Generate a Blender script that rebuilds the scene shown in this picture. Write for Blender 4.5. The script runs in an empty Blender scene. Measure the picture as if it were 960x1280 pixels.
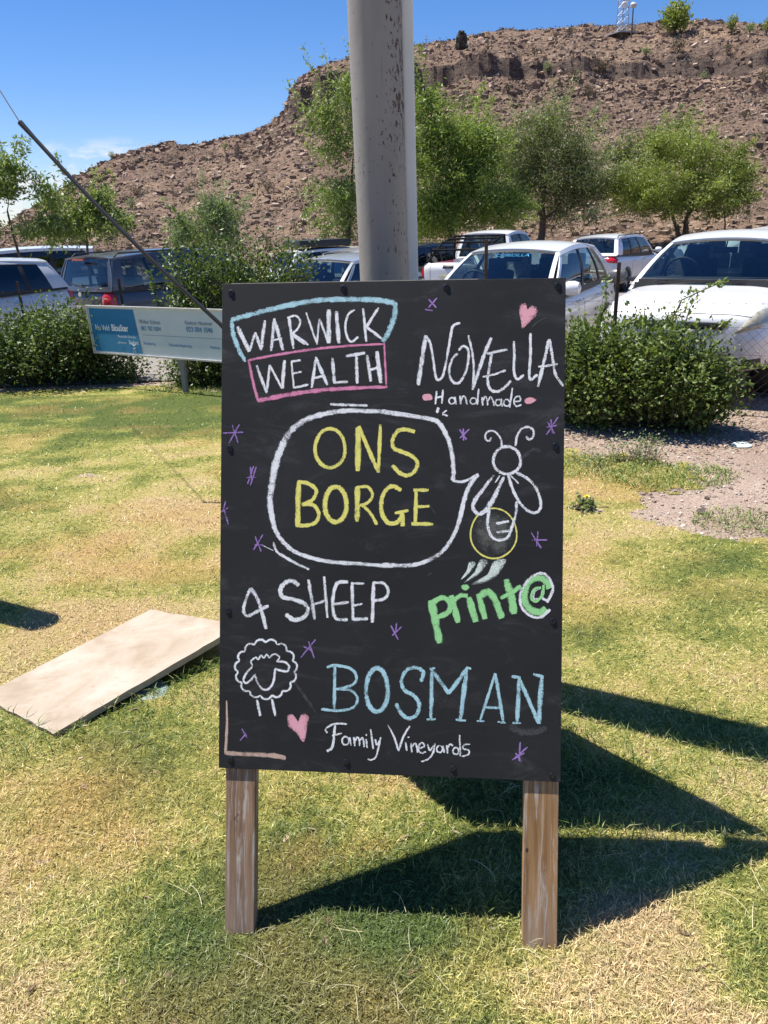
import bpy, bmesh, math, random
import numpy as np
from mathutils import Vector, Matrix
from mathutils.bvhtree import BVHTree

random.seed(7)
rng = np.random.default_rng(7)
scene = bpy.context.scene
col = scene.collection

# ------------------------------------------------------------------ camera
EYE = np.array([0.0, 0.0, 1.6])
FPX, PITCH, ROLL = 930.0, math.radians(21.5), math.radians(-2.3)
_F = np.array([0, math.cos(PITCH), -math.sin(PITCH)])
_U0 = np.array([0, math.sin(PITCH), math.cos(PITCH)])
_R0 = np.array([1.0, 0, 0])
_R = _R0 * math.cos(ROLL) + _U0 * math.sin(ROLL)
_U = -_R0 * math.sin(ROLL) + _U0 * math.cos(ROLL)
cam_data = bpy.data.cameras.new("camera")
cam = bpy.data.objects.new("camera", cam_data)
col.objects.link(cam)
m = Matrix.Identity(4)
for i in range(3):
    m[i][0], m[i][1], m[i][2], m[i][3] = _R[i], _U[i], -_F[i], EYE[i]
cam.matrix_world = m
cam_data.sensor_fit = 'VERTICAL'
cam_data.sensor_height = 24.0
cam_data.lens = 24.0 * FPX / 1280.0
cam_data.clip_start = 0.05
cam_data.clip_end = 3000.0
scene.camera = cam

# ------------------------------------------------------------------ sun, sky, exposure
SUNV = np.array([-0.40, 0.205, 1.0]); SUNV /= np.linalg.norm(SUNV)
sun_el = math.asin(SUNV[2])
sun_d = bpy.data.lights.new("sun", 'SUN')
sun_d.energy = 5.0
sun_d.angle = math.radians(0.5)
sun_d.color = (1.0, 0.955, 0.88)
sun = bpy.data.objects.new("sun", sun_d)
sun.rotation_euler = Vector(SUNV).to_track_quat('Z', 'Y').to_euler()
sun.location = (-20, 10, 50)
col.objects.link(sun)

world = bpy.data.worlds.new("World")
scene.world = world
world.use_nodes = True
wn = world.node_tree.nodes; wl = world.node_tree.links
wn.clear()
w_out = wn.new('ShaderNodeOutputWorld'); w_bg = wn.new('ShaderNodeBackground')
w_sky = wn.new('ShaderNodeTexSky'); w_sky.sky_type = 'NISHITA'
w_sky.sun_disc = False
w_sky.sun_elevation = sun_el
w_sky.sun_rotation = math.atan2(SUNV[0], SUNV[1])
w_sky.air_density = 1.0; w_sky.dust_density = 0.05; w_sky.ozone_density = 3.0
w_sky.altitude = 600
w_bg.inputs['Strength'].default_value = 0.066
w_geo = wn.new('ShaderNodeTexCoord')
w_sep = wn.new('ShaderNodeSeparateXYZ'); wl.new(w_geo.outputs['Generated'], w_sep.inputs[0])
w_map = wn.new('ShaderNodeMapping'); w_map.inputs['Scale'].default_value = (1, 1, 2.6)
w_map.inputs['Location'].default_value = (3.1, 0.4, 0.2)
wl.new(w_geo.outputs['Generated'], w_map.inputs[0])
w_noi = wn.new('ShaderNodeTexNoise'); w_noi.inputs['Scale'].default_value = 8.0
w_noi.inputs['Detail'].default_value = 7; w_noi.inputs['Roughness'].default_value = 0.62
wl.new(w_map.outputs[0], w_noi.inputs['Vector'])
w_r1 = wn.new('ShaderNodeMapRange'); w_r1.interpolation_type = 'SMOOTHSTEP'
w_r1.inputs[1].default_value = 0.535; w_r1.inputs[2].default_value = 0.64
wl.new(w_noi.outputs['Fac'], w_r1.inputs[0])
w_r2 = wn.new('ShaderNodeMapRange'); w_r2.interpolation_type = 'SMOOTHSTEP'   # clouds only low over the horizon, all round
w_r2.inputs[1].default_value = 0.105; w_r2.inputs[2].default_value = 0.07
wl.new(w_sep.outputs['Z'], w_r2.inputs[0])
w_mul = wn.new('ShaderNodeMath'); w_mul.operation = 'MULTIPLY'
wl.new(w_r1.outputs[0], w_mul.inputs[0]); wl.new(w_r2.outputs[0], w_mul.inputs[1])
w_mix = wn.new('ShaderNodeMixRGB'); w_mix.inputs['Color2'].default_value = (8.0, 8.2, 8.6, 1)
wl.new(w_mul.outputs[0], w_mix.inputs['Fac']); w_hs = wn.new('ShaderNodeHueSaturation'); w_hs.inputs['Saturation'].default_value = 1.28; wl.new(w_sky.outputs[0], w_hs.inputs['Color']); w_tn = wn.new('ShaderNodeMixRGB'); w_tn.blend_type = 'MULTIPLY'; w_tn.inputs['Fac'].default_value = 1.0; w_tn.inputs['Color2'].default_value = (1.0, 0.99, 1.20, 1); wl.new(w_hs.outputs[0], w_tn.inputs['Color1']); wl.new(w_tn.outputs[0], w_mix.inputs['Color1'])
wl.new(w_mix.outputs[0], w_bg.inputs['Color']); wl.new(w_bg.outputs[0], w_out.inputs['Surface'])

scene.view_settings.view_transform = 'Standard'
scene.view_settings.look = 'None'
scene.view_settings.exposure = 0.82
scene.view_settings.gamma = 1.0
scene.view_settings.use_curve_mapping = False
scene.cycles.max_bounces = 8
scene.cycles.transparent_max_bounces = 16
scene.render.engine = 'CYCLES'

# ------------------------------------------------------------------ coordinates read off the photograph
def ray(x, y):
    return _F + _R * (x - 480) / FPX + _U * (640 - y) / FPX
def at(x, y, Y):
    d = ray(x, y); return EYE + d * Y / d[1]
def terr(x, y):
    """height of the natural ground: level lawn, then a slight fall to the car park"""
    y = np.asarray(y, float); x = np.asarray(x, float)
    z = -0.034 * np.clip(y - 2.2, 0, 26) - 0.10 * np.clip((0.6 - y), 0, 1) * 0
    z = z + 0.003 * np.sin(x * 2.1 + 1) * np.sin(y * 1.7) + 0.002 * np.sin(x * 5.3 + y * 3.1)
    return z
def gnd(x, y, h=0.0):
    d = ray(x, y); z = h
    for _ in range(12):
        t = (z - EYE[2]) / d[2]; P = EYE + d * t
        z = float(terr(P[0], P[1])) + h
    return P

# ------------------------------------------------------------------ numpy noise
def _hash(ix, iy, s):
    h = (ix.astype(np.int64) * 374761393 + iy.astype(np.int64) * 668265263 + s * 1442695041) & 0x7fffffff
    h = ((h ^ (h >> 13)) * 1274126177) & 0x7fffffff
    return ((h ^ (h >> 16)) & 0xffff) / 65535.0
def vnoise(x, y, s=0):
    x0 = np.floor(x); y0 = np.floor(y); fx = x - x0; fy = y - y0
    fx = fx * fx * (3 - 2 * fx); fy = fy * fy * (3 - 2 * fy)
    a = _hash(x0, y0, s); b = _hash(x0 + 1, y0, s); c = _hash(x0, y0 + 1, s); d = _hash(x0 + 1, y0 + 1, s)
    return (a * (1 - fx) + b * fx) * (1 - fy) + (c * (1 - fx) + d * fx) * fy
def fbm(x, y, o=4, s=0):
    x = np.asarray(x, float); y = np.asarray(y, float); r = 0; a = 0.5; t = 0
    for i in range(o):
        r = r + a * vnoise(x, y, s + i); t += a; a *= 0.5; x = x * 2.03 + 7.1; y = y * 2.03 + 3.3
    return r / t

# ------------------------------------------------------------------ object helpers
def tag(o, label=None, cat=None, group=None, kind=None):
    if label: o['label'] = label
    if cat: o['category'] = cat
    if group: o['group'] = group
    if kind: o['kind'] = kind
    return o
def empty(name, loc, rz=0.0, label=None, cat=None, group=None):
    o = bpy.data.objects.new(name, None); col.objects.link(o)
    o.empty_display_size = 0.2
    o.location = loc; o.rotation_euler = (0, 0, rz)
    return tag(o, label, cat, group)
def mesh_obj(name, me, mat=None, parent=None):
    o = bpy.data.objects.new(name, me); col.objects.link(o)
    if mat is not None: me.materials.append(mat)
    if parent is not None: o.parent = parent
    return o
def np_mesh(name, V, F, mat, parent=None, smooth=False, attr=None, uv=None):
    """V (n,3); F (k,3) or (k,4) array; attr = per-vertex float attribute 'tint'"""
    V = np.asarray(V, np.float32); F = np.asarray(F, np.int32)
    me = bpy.data.meshes.new(name)
    me.vertices.add(len(V)); me.vertices.foreach_set('co', V.ravel())
    k = F.shape[1]
    me.loops.add(F.size); me.loops.foreach_set('vertex_index', F.ravel())
    me.polygons.add(len(F))
    me.polygons.foreach_set('loop_start', np.arange(0, F.size, k, dtype=np.int32))
    me.polygons.foreach_set('loop_total', np.full(len(F), k, np.int32))
    me.polygons.foreach_set('use_smooth', np.full(len(F), bool(smooth)))
    if attr is not None:
        for an, av in (attr.items() if isinstance(attr, dict) else (('tint', attr),)):
            a = me.attributes.new(an, 'FLOAT', 'POINT'); a.data.foreach_set('value', np.asarray(av, np.float32))
    if uv is not None:
        u = me.uv_layers.new(name='UVMap'); u.data.foreach_set('uv', np.asarray(uv, np.float32)[F.ravel()].ravel())
    me.update(calc_edges=True); me.validate()
    return mesh_obj(name, me, mat, parent)

class MB:
    def __init__(s): s.v = []; s.f = []
    def add(s, V, F):
        o = len(s.v); s.v += [tuple(map(float, p)) for p in V]; s.f += [tuple(i + o for i in f) for f in F]; return s
    def box(s, c, size, rot=None):
        hx, hy, hz = size[0] / 2, size[1] / 2, size[2] / 2
        P = [Vector((sx * hx, sy * hy, sz * hz)) for sz in (-1, 1) for sy in (-1, 1) for sx in (-1, 1)]
        if rot is not None: P = [rot @ p for p in P]
        P = [p + Vector(c) for p in P]
        return s.add(P, [(0, 2, 3, 1), (4, 5, 7, 6), (0, 1, 5, 4), (2, 6, 7, 3), (0, 4, 6, 2), (1, 3, 7, 5)])
    def tube(s, pts, rad, n=8, cap=True):
        pts = [Vector(p) for p in pts]
        if not hasattr(rad, '__len__'): rad = [rad] * len(pts)
        o = len(s.v); up = None
        for i, p in enumerate(pts):
            d = (pts[min(i + 1, len(pts) - 1)] - pts[max(i - 1, 0)]).normalized()
            if up is None: up = d.orthogonal().normalized()
            up = (up - d * up.dot(d))
            up = up.normalized() if up.length > 1e-6 else d.orthogonal().normalized()
            w = d.cross(up)
            for k in range(n):
                a = 2 * math.pi * k / n
                s.v.append(tuple(p + (up * math.cos(a) + w * math.sin(a)) * rad[i]))
        for i in range(len(pts) - 1):
            for k in range(n):
                a = o + i * n + k; b = o + i * n + (k + 1) % n
                s.f.append((a, b, b + n, a + n))
        if cap:
            s.f.append(tuple(o + k for k in reversed(range(n))))
            s.f.append(tuple(o + (len(pts) - 1) * n + k for k in range(n)))
        return s
    def lathe(s, prof, n=24, axis='Z', c=(0, 0, 0)):
        """profile of (radius, height) turned round an axis"""
        o = len(s.v)
        for r, h in prof:
            for k in range(n):
                a = 2 * math.pi * k / n; x, y = r * math.cos(a), r * math.sin(a)
                p = (x, y, h) if axis == 'Z' else ((x, h, y) if axis == 'Y' else (h, x, y))
                s.v.append((p[0] + c[0], p[1] + c[1], p[2] + c[2]))
        for i in range(len(prof) - 1):
            for k in range(n):
                a = o + i * n + k; b = o + i * n + (k + 1) % n
                s.f.append((a, b, b + n, a + n))
        s.f.append(tuple(o + k for k in range(n))); s.f.append(tuple(o + (len(prof) - 1) * n + k for k in reversed(range(n))))
        return s
    def build(s, name, mat, parent=None, smooth=False, bevel=0):
        me = bpy.data.meshes.new(name); me.from_pydata(s.v, [], s.f)
        bm = bmesh.new(); bm.from_mesh(me)
        bmesh.ops.recalc_face_normals(bm, faces=bm.faces)
        if bevel: bmesh.ops.bevel(bm, geom=list(bm.edges), offset=bevel, segments=2, affect='EDGES', profile=0.7)
        bm.to_mesh(me); bm.free()
        if smooth:
            me.polygons.foreach_set('use_smooth', np.ones(len(me.polygons), bool))
            try: me.set_sharp_from_angle(angle=math.radians(38))
            except Exception: pass
        me.update()
        return mesh_obj(name, me, mat, parent)

# ------------------------------------------------------------------ materials
def lin(r, g, b):
    f = lambda c: ((c / 255 + 0.055) / 1.055) ** 2.4 if c > 10 else c / 255 / 12.92
    return (f(r), f(g), f(b), 1.0)
class NT:
    def __init__(s, name):
        s.m = bpy.data.materials.new(name); s.m.use_nodes = True; s.t = s.m.node_tree
        s.b = s.t.nodes['Principled BSDF']; s.out = s.t.nodes['Material Output']
    def n(s, typ, **kw):
        nd = s.t.nodes.new(typ)
        for k, v in kw.items():
            if k.startswith('_'): setattr(nd, k[1:], v)
            else:
                key = int(k[1:]) if k[0] == 'i' and k[1:].isdigit() else k.replace('__', ' ')
                if hasattr(v, 'links') or isinstance(v, bpy.types.NodeSocket): s.t.links.new(v, nd.inputs[key])
                else: nd.inputs[key].default_value = v
        return nd
    def link(s, a, b): s.t.links.new(a, b)
    def pos(s): return s.n('ShaderNodeNewGeometry').outputs['Position']
    def obj(s): return s.n('ShaderNodeTexCoord').outputs['Object']
    def noise(s, vec, scale, detail=3, rough=0.55, dist=0.0):
        return s.n('ShaderNodeTexNoise', Vector=vec, Scale=float(scale), Detail=float(detail), Roughness=float(rough), Distortion=float(dist)).outputs['Fac']
    def ramp(s, fac, stops, interp='LINEAR'):
        nd = s.n('ShaderNodeValToRGB', Fac=fac); cr = nd.color_ramp; cr.interpolation = interp
        while len(cr.elements) < len(stops): cr.elements.new(0.5)
        for e, (p, c) in zip(cr.elements, stops):
            e.position = p; e.color = c if len(c) == 4 else (*c, 1)
        return nd.outputs['Color']
    def step(s, fac, a, b):
        return s.n('ShaderNodeMapRange', _interpolation_type='SMOOTHSTEP', i0=fac, i1=float(a), i2=float(b)).outputs[0]
    def math(s, op, a, b=0.0):
        return s.n('ShaderNodeMath', _operation=op, i0=a, i1=b).outputs[0]
    def mix(s, fac, a, b, blend='MIX'):
        return s.n('ShaderNodeMixRGB', _blend_type=blend, Fac=fac, Color1=a, Color2=b).outputs[0]
    def scale(s, vec, sc):
        return s.n('ShaderNodeMapping', Vector=vec, Scale=sc).outputs[0]
    def bump(s, h, strength=0.5, dist=0.01):
        nd = s.n('ShaderNodeBump', Height=h, Strength=float(strength), Distance=float(dist)); s.link(nd.outputs[0], s.b.inputs['Normal'])
    def set(s, **kw):
        for k, v in kw.items():
            k = k.replace('_', ' ')
            if isinstance(v, bpy.types.NodeSocket): s.link(v, s.b.inputs[k])
            else: s.b.inputs[k].default_value = v
        return s
def simple(name, c, rough=0.5, metal=0.0, coat=0.0, var=0.12, scale=14.0, bump=0.0, spec=0.5):
    t = NT(name); n = t.noise(t.obj(), scale, 4)
    dark = tuple(x * (1 - var) for x in c[:3]) + (1,); light = tuple(min(1, x * (1 + var)) for x in c[:3]) + (1,)
    t.set(Base_Color=t.ramp(n, [(0.3, dark), (0.7, light)]), Roughness=rough, Metallic=metal, Coat_Weight=coat, Specular_IOR_Level=spec)
    if bump: t.bump(n, bump, 0.004)
    return t.m
def leaf_mat(name, c1, c2, c3, rough=0.45, trans=0.35):
    t = NT(name)
    a = t.n('ShaderNodeAttribute', _attribute_name='tint').outputs['Fac']
    c = t.ramp(a, [(0.0, c1), (0.55, c2), (1.0, c3)])
    t.set(Base_Color=c, Roughness=rough, Specular_IOR_Level=0.4)
    tr = t.n('ShaderNodeBsdfTranslucent', Color=t.mix(1.0, c, (1.25, 1.3, 0.7, 1), 'MULTIPLY'))
    mx = t.n('ShaderNodeMixShader', Fac=trans); t.link(t.b.outputs[0], mx.inputs[1]); t.link(tr.outputs[0], mx.inputs[2])
    t.link(mx.outputs[0], t.out.inputs['Surface'])
    return t.m

MAT = {}
# ================================================================== GROUND
# where the turf is green, dry or rust coloured (patches of different grass), sampled on the lawn and on every blade
GP = [(60, 510, 1.3, .14), (230, 515, 1.0, .12), (300, 1235, .30, .17), (430, 1190, .26, .15), (190, 1120, .16, .06), (380, 1255, .3, .15), (740, 800, .2, .10), (905, 715, .35, .13), (800, 690, .3, .10), (880, 760, .25, .08), (230, 690, .25, .08), (930, 1180, .16, .12), (800, 1130, .2, .08), (560, 1165, .12, .10),
      (330, 590, .4, .06), (100, 860, .2, .05), (240, 740, .2, .08), (600, 1000, .4, .07), (30, 640, .3, .05), (630, 1255, .2, .05),
      (600, 1235, .22, -.15), (820, 1235, .32, -.16), (60, 1230, .22, -.06), (110, 690, .5, -.10), (240, 640, .3, -.10), (140, 770, .3, -.09), (740, 720, .35, -.10), (860, 1010, .22, -.09), (730, 640, .5, -.07), (870, 830, .2, -.06), (30, 960, .15, -.04), (930, 1240, .2, -.07), (500, 640, 1.0, -.06)]
RP = [(95, 1015, .13, .8), (120, 950, .10, .4), (300, 1010, .07, .5), (468, 1055, .05, .8), (375, 1062, .06, .5), (725, 605, .35, .8), (720, 760, .22, .6), (800, 600, .12, .6), (255, 650, .35, .55), (150, 700, .3, .45), (110, 770, .25, .4), (285, 950, .08, .6), (700, 700, .3, .5), (20, 1060, .1, .4), (860, 890, .15, .2)]
GP = [(gnd(a, b)[:2], r, k) for a, b, r, k in GP]; RP = [(gnd(a, b)[:2], r, k) for a, b, r, k in RP]
def turf_fields(x, y):
    wx = x + (fbm(x * 2.2, y * 2.2, 3, 51) - 0.5) * 0.5; wy = y + (fbm(x * 2.2, y * 2.2, 3, 61) - 0.5) * 0.5
    g = 0.565 + (fbm(x * 1.1, y * 1.5, 4, 31) - 0.5) * 0.42 + (fbm(x * 4.6, y * 6.2, 3, 35) - 0.5) * 0.34
    r = np.clip((fbm(x * 1.9, y * 2.6, 4, 37) - 0.57) * 3.2, 0, 0.6)
    for (c, q, k) in GP: g = g + k * 1.25 * np.exp(-(((wx - c[0]) / (q * 1.3)) ** 2 + ((wy - c[1]) / q) ** 2))
    for (c, q, k) in RP: r = r + k * np.exp(-(((wx - c[0]) / (q * 1.5)) ** 2 + ((wy - c[1]) / q) ** 2))
    return g, np.clip(r, 0, 1)
def turf_colour(t, blades):
    P = t.pos(); flat = t.scale(P, (1, 1, 0))
    g = t.n('ShaderNodeAttribute', _attribute_name='green').outputs['Fac']; ru = t.n('ShaderNodeAttribute', _attribute_name='rust').outputs['Fac']
    fine = t.noise(flat, 26, 4, 0.65)
    g = t.math('ADD', g, t.math('MULTIPLY', t.math('SUBTRACT', fine, 0.5), 0.50))
    if blades:
        a = t.n('ShaderNodeAttribute', _attribute_name='tint').outputs['Fac']
        g = t.math('ADD', g, t.math('MULTIPLY', t.math('SUBTRACT', a, 0.5), -0.16))
    c = t.ramp(g, [(0.36, (0.70, 0.56, 0.33)), (0.45, (0.68, 0.58, 0.29)), (0.53, (0.55, 0.53, 0.19)), (0.62, (0.325, 0.365, 0.105)), (0.74, (0.15, 0.21, 0.065))])
    c = t.mix(t.math('MULTIPLY', ru, 0.55), c, (0.66, 0.42, 0.19, 1))
    if blades:
        k = t.ramp(a, [(0.0, (0.42, 0.44, 0.42)), (0.45, (0.88, 0.88, 0.86)), (0.8, (1.2, 1.18, 1.12)), (1.0, (1.5, 1.46, 1.4))])
    else:
        k = t.ramp(t.noise(flat, 130, 3, 0.7), [(0.3, (0.28, 0.25, 0.20)), (0.7, (0.9, 0.86, 0.74))])
    return t.mix(1.0, c, k, 'MULTIPLY')

t = NT('lawn_thatch'); t.set(Base_Color=turf_colour(t, False), Roughness=0.95, Specular_IOR_Level=0.1)
t.bump(t.noise(t.pos(), 170, 4, 0.7), 0.9, 0.012); MAT['thatch'] = t.m
t = NT('grass_blade'); cc = turf_colour(t, True); t.set(Base_Color=cc, Roughness=0.42, Specular_IOR_Level=0.45)
tr = t.n('ShaderNodeBsdfTranslucent', Color=cc); mx = t.n('ShaderNodeMixShader', Fac=0.3)
t.link(t.b.outputs[0], mx.inputs[1]); t.link(tr.outputs[0], mx.inputs[2]); t.link(mx.outputs[0], t.out.inputs['Surface']); MAT['blade'] = t.m
t = NT('gravel_soil'); P = t.pos()
c = t.ramp(t.noise(P, 1.1, 4, 0.6), [(0.3, (0.36, 0.27, 0.215)), (0.7, (0.50, 0.405, 0.33))])
c = t.mix(1.0, c, t.ramp(t.noise(P, 60, 4, 0.7), [(0.3, (0.55, 0.52, 0.5)), (0.7, (1.15, 1.12, 1.1))]), 'MULTIPLY')
t.set(Base_Color=c, Roughness=0.95, Specular_IOR_Level=0.15); t.bump(t.noise(P, 70, 4, 0.7), 0.9, 0.02); MAT['soil'] = t.m
t = NT('car_park_gravel'); P = t.pos()
c = t.ramp(t.noise(P, 30, 5, 0.7), [(0.3, (0.16, 0.14, 0.125)), (0.7, (0.30, 0.27, 0.24))])
t.set(Base_Color=c, Roughness=0.95); t.bump(t.noise(P, 50, 3), 0.6, 0.02); MAT['park'] = t.m

def sheet(name, xs, ys, mat, h=0.0, keep=None, kind='structure', relief=None):
    X, Y = np.meshgrid(xs, ys, indexing='ij')
    Z = terr(X, Y) + h
    if relief is not None: Z = Z + relief(X, Y)
    V = np.stack([X.ravel(), Y.ravel(), Z.ravel()], 1)
    n, k = X.shape; idx = np.arange(n * k).reshape(n, k)
    F = np.stack([idx[:-1, :-1].ravel(), idx[1:, :-1].ravel(), idx[1:, 1:].ravel(), idx[:-1, 1:].ravel()], 1)
    if keep is not None:
        cx = (X[:-1, :-1] + X[1:, 1:]).ravel() / 2; cy = (Y[:-1, :-1] + Y[1:, 1:]).ravel() / 2
        F = F[keep(cx, cy)]
        used = np.unique(F); mp = np.zeros(n * k, int); mp[used] = np.arange(len(used)); V = V[used]; F = mp[F]
    g_, r_ = turf_fields(V[:, 0], V[:, 1]) if name == 'lawn' else (V[:, 0] * 0, V[:, 0] * 0)
    return tag(np_mesh(name, V, F, mat, smooth=True, attr={'green': g_, 'rust': r_}), kind=kind)

xs = np.concatenate([-np.geomspace(900, 12, 30), np.linspace(-11.5, 11.5, 140), np.geomspace(12, 900, 30)])
ys = np.concatenate([-np.geomspace(700, 5, 16), np.linspace(-4.5, 12, 100), np.linspace(12.6, 40, 30), np.geomspace(43, 900, 20)])
tag(sheet('ground', xs, ys, MAT['soil']), label='pinkish brown gravel soil of the beds and the ground beyond', cat='ground')
sheet('parking_lot', np.linspace(-40, 40, 80), np.linspace(9.6, 30, 40), MAT['park'], 0.02)

def inpoly(px, py, poly):
    px = np.asarray(px); py = np.asarray(py); r = np.zeros(px.shape, bool); n = len(poly)
    for i in range(n):
        x1, y1 = poly[i]; x2, y2 = poly[(i + 1) % n]
        c = ((y1 > py) != (y2 > py)) & (px < (x2 - x1) * (py - y1) / (y2 - y1 + 1e-12) + x1)
        r ^= c
    return r
edge_px = [(-500, 482), (-100, 478), (0, 477), (100, 475), (160, 481), (210, 484), (280, 490), (500, 525), (690, 562), (730, 570), (770, 566), (815, 574), (862, 592), (866, 612), (815, 624),
           (783, 634), (800, 650), (837, 659), (900, 668), (960, 677), (1400, 715)]
LAWN = [tuple(gnd(*p)[:2]) for p in edge_px] + [(9, 2.0), (9, -4), (-9, -4), (-9.5, 4)]
def on_lawn(x, y):
    jx = (fbm(x * 6, y * 6, 5, 11) - 0.5) * 0.5; jy = (fbm(x * 6, y * 6, 5, 23) - 0.5) * 0.5
    return inpoly(x + jx, y + jy, LAWN)
def turf_relief(x, y):
    return (fbm(x * 3.1, y * 3.1, 3, 5) - 0.5) * 0.012
tag(sheet('lawn', np.linspace(-8.8, 8.8, 400), np.linspace(-2.5, 9.3, 280), MAT['thatch'], 0.004, keep=on_lawn, relief=turf_relief), kind='structure')

# slab corners (top surface), used to keep tall grass off it
SL = [gnd(-24, 870, 0.016), gnd(188, 762, 0.055), gnd(301, 781, 0.11), gnd(68, 917, 0.022)]
SLXY = [tuple(p[:2]) for p in SL]

def frustum_points(n, y0, y1, p=1.6):
    """random ground points, thinning out with distance"""
    u = rng.random(n)
    a = 1 - p
    y = (y0 ** a + u * (y1 ** a - y0 ** a)) ** (1 / a)
    hw = 0.62 * (y * 0.95 + 0.75) + 0.35
    x = (rng.random(n) * 2 - 1) * hw
    return x, y

def blades(x, y, ln, wd, lean, yaw, tint, bend=0.5):
    n = len(x); z = terr(x, y) + 0.002 + turf_relief(x, y)
    d = np.stack([np.cos(yaw), np.sin(yaw), np.zeros(n)], 1); s = np.stack([-np.sin(yaw), np.cos(yaw), np.zeros(n)], 1)
    ry = rng.random(n) * np.pi * 2; s = np.stack([np.cos(ry), np.sin(ry), np.zeros(n)], 1)
    B = np.stack([x, y, z], 1); up = np.array([0, 0, 1.0])
    L = ln[:, None]; W = wd[:, None]; le = lean[:, None]
    M = B + L * 0.55 * (d * np.sin(le) + up * np.cos(le))
    l2 = np.minimum(le + bend, 1.62)
    T = M + L * 0.5 * (d * np.sin(l2) + up * np.cos(l2))
    V = np.stack([B, M + s * W * 1.1, T, M - s * W * 1.1], 1).reshape(-1, 3)
    o = np.arange(n) * 4
    F = np.concatenate([np.stack([o, o + 1, o + 3], 1), np.stack([o + 3, o + 1, o + 2], 1)])
    return V, F, np.repeat(tint, 4)

x, y = frustum_points(470000, 0.55, 9.2, 1.75)
k = on_lawn(x + rng.normal(size=len(x)) * 0.06, y + rng.normal(size=len(x)) * 0.06) & ~inpoly(x, y, SLXY); x, y = x[k], y[k]
clump = fbm(x * 9, y * 9, 3, 41)
dist = np.sqrt(x * x + y * y)
ln = (0.012 + 0.024 * rng.random(len(x)) ** 1.5) * (0.6 + 0.9 * clump) * np.clip(dist / 3.5, 1, 1.3)
wd = (0.0007 + 0.0006 * rng.random(len(x))) * np.clip(dist / 2.0, 1, 3.2)
V, F, T = blades(x, y, ln, wd, 0.35 + 0.95 * rng.random(len(x)), rng.random(len(x)) * 6.283, np.clip(0.5 + 0.27 * rng.standard_normal(len(x)), 0, 1))
g_, r_ = turf_fields(x, y)
tag(np_mesh('lawn_grass', V, F, MAT['blade'], attr={'tint': T, 'green': np.repeat(g_, 4), 'rust': np.repeat(r_, 4)}), 'short dry and green grass blades covering the lawn', 'grass', kind='stuff')

# long tufts and pale straws lying on the turf
straw = leaf_mat('dry_straw', (0.42, 0.36, 0.17, 1), (0.60, 0.52, 0.30, 1), (0.72, 0.66, 0.46, 1), 0.6, 0.2)
Vs, Fs, Ts, o = [], [], [], 0
sx, sy = frustum_points(900, 0.8, 5.5, 2.3)
k = on_lawn(sx, sy) & ~inpoly(sx, sy, SLXY)
for x0, y0 in zip(sx[k], sy[k]):
    L = random.uniform(0.025, 0.085) * (1.7 if random.random() < 0.08 else 1); yaw = random.uniform(0, 6.283); w = random.uniform(0.0003, 0.0008); cv = random.gauss(0, 0.35)
    z0 = float(terr(x0, y0)) + 0.012; hh = random.uniform(0.006, 0.022); px_, py_ = x0, y0; N = 5
    for i in range(N + 1):
        q = i / N; a = yaw + cv * (q - 0.5)
        zz = z0 + hh * math.sin(q * math.pi * 0.8 + 0.3); ww = w * (1.15 - q * 0.7)
        Vs += [(px_ - math.sin(a) * ww, py_ + math.cos(a) * ww, zz), (px_ + math.sin(a) * ww, py_ - math.cos(a) * ww, zz + 0.0008)]
        px_ += math.cos(a) * L / N; py_ += math.sin(a) * L / N
        if i < N: b = o + i * 2; Fs += [(b, b + 1, b + 3), (b, b + 3, b + 2)]
    Ts += [random.random()] * (2 * N + 2); o += 2 * N + 2
tag(np_mesh('grass_straws', np.array(Vs), np.array(Fs), straw, attr=np.array(Ts)), 'pale dead grass stems lying loose on the mown lawn', 'straw', kind='stuff')
# greener long tufts near the slab, board shade and scattered
gx, gy = [], []
for cx, cy, r, n in [(gnd(215, 860), 0, 0.22, 900), (gnd(262, 820), 0, 0.12, 500), (gnd(20, 925), 0, 0.16, 500), (gnd(600, 1000), 0, 0.40, 1500), (gnd(800, 960), 0, 0.35, 1200), (gnd(735, 585), 0, 0.30, 700), (gnd(835, 598), 0, 0.30, 1200), (gnd(930, 655), 0, 0.2, 500), (gnd(245, 487), 0, 0.5, 1300)]:
    a = rng.random(n) * 6.283; q = r * np.sqrt(rng.random(n)); gx.append(cx[0] + q * np.cos(a) * 1.5); gy.append(cx[1] + q * np.sin(a))
gx = np.concatenate(gx); gy = np.concatenate(gy); k = ~inpoly(gx, gy, SLXY); gx, gy = gx[k], gy[k]; n = len(gx); dist = np.hypot(gx, gy)
V, F, T = blades(gx, gy, 0.03 + 0.045 * rng.random(n), 0.0013 * np.clip(dist / 2, 1, 3), 0.15 + 0.8 * rng.random(n), rng.random(n) * 6.283, rng.random(n), 0.7)
tuft_m = leaf_mat('green_tuft', (0.09, 0.15, 0.03, 1), (0.19, 0.26, 0.06, 1), (0.42, 0.42, 0.18, 1), 0.5, 0.3)
tag(np_mesh('grass_tufts', V, F, tuft_m, attr=T), 'longer green grass tufts growing in patches of the lawn', 'grass', kind='stuff')

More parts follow.
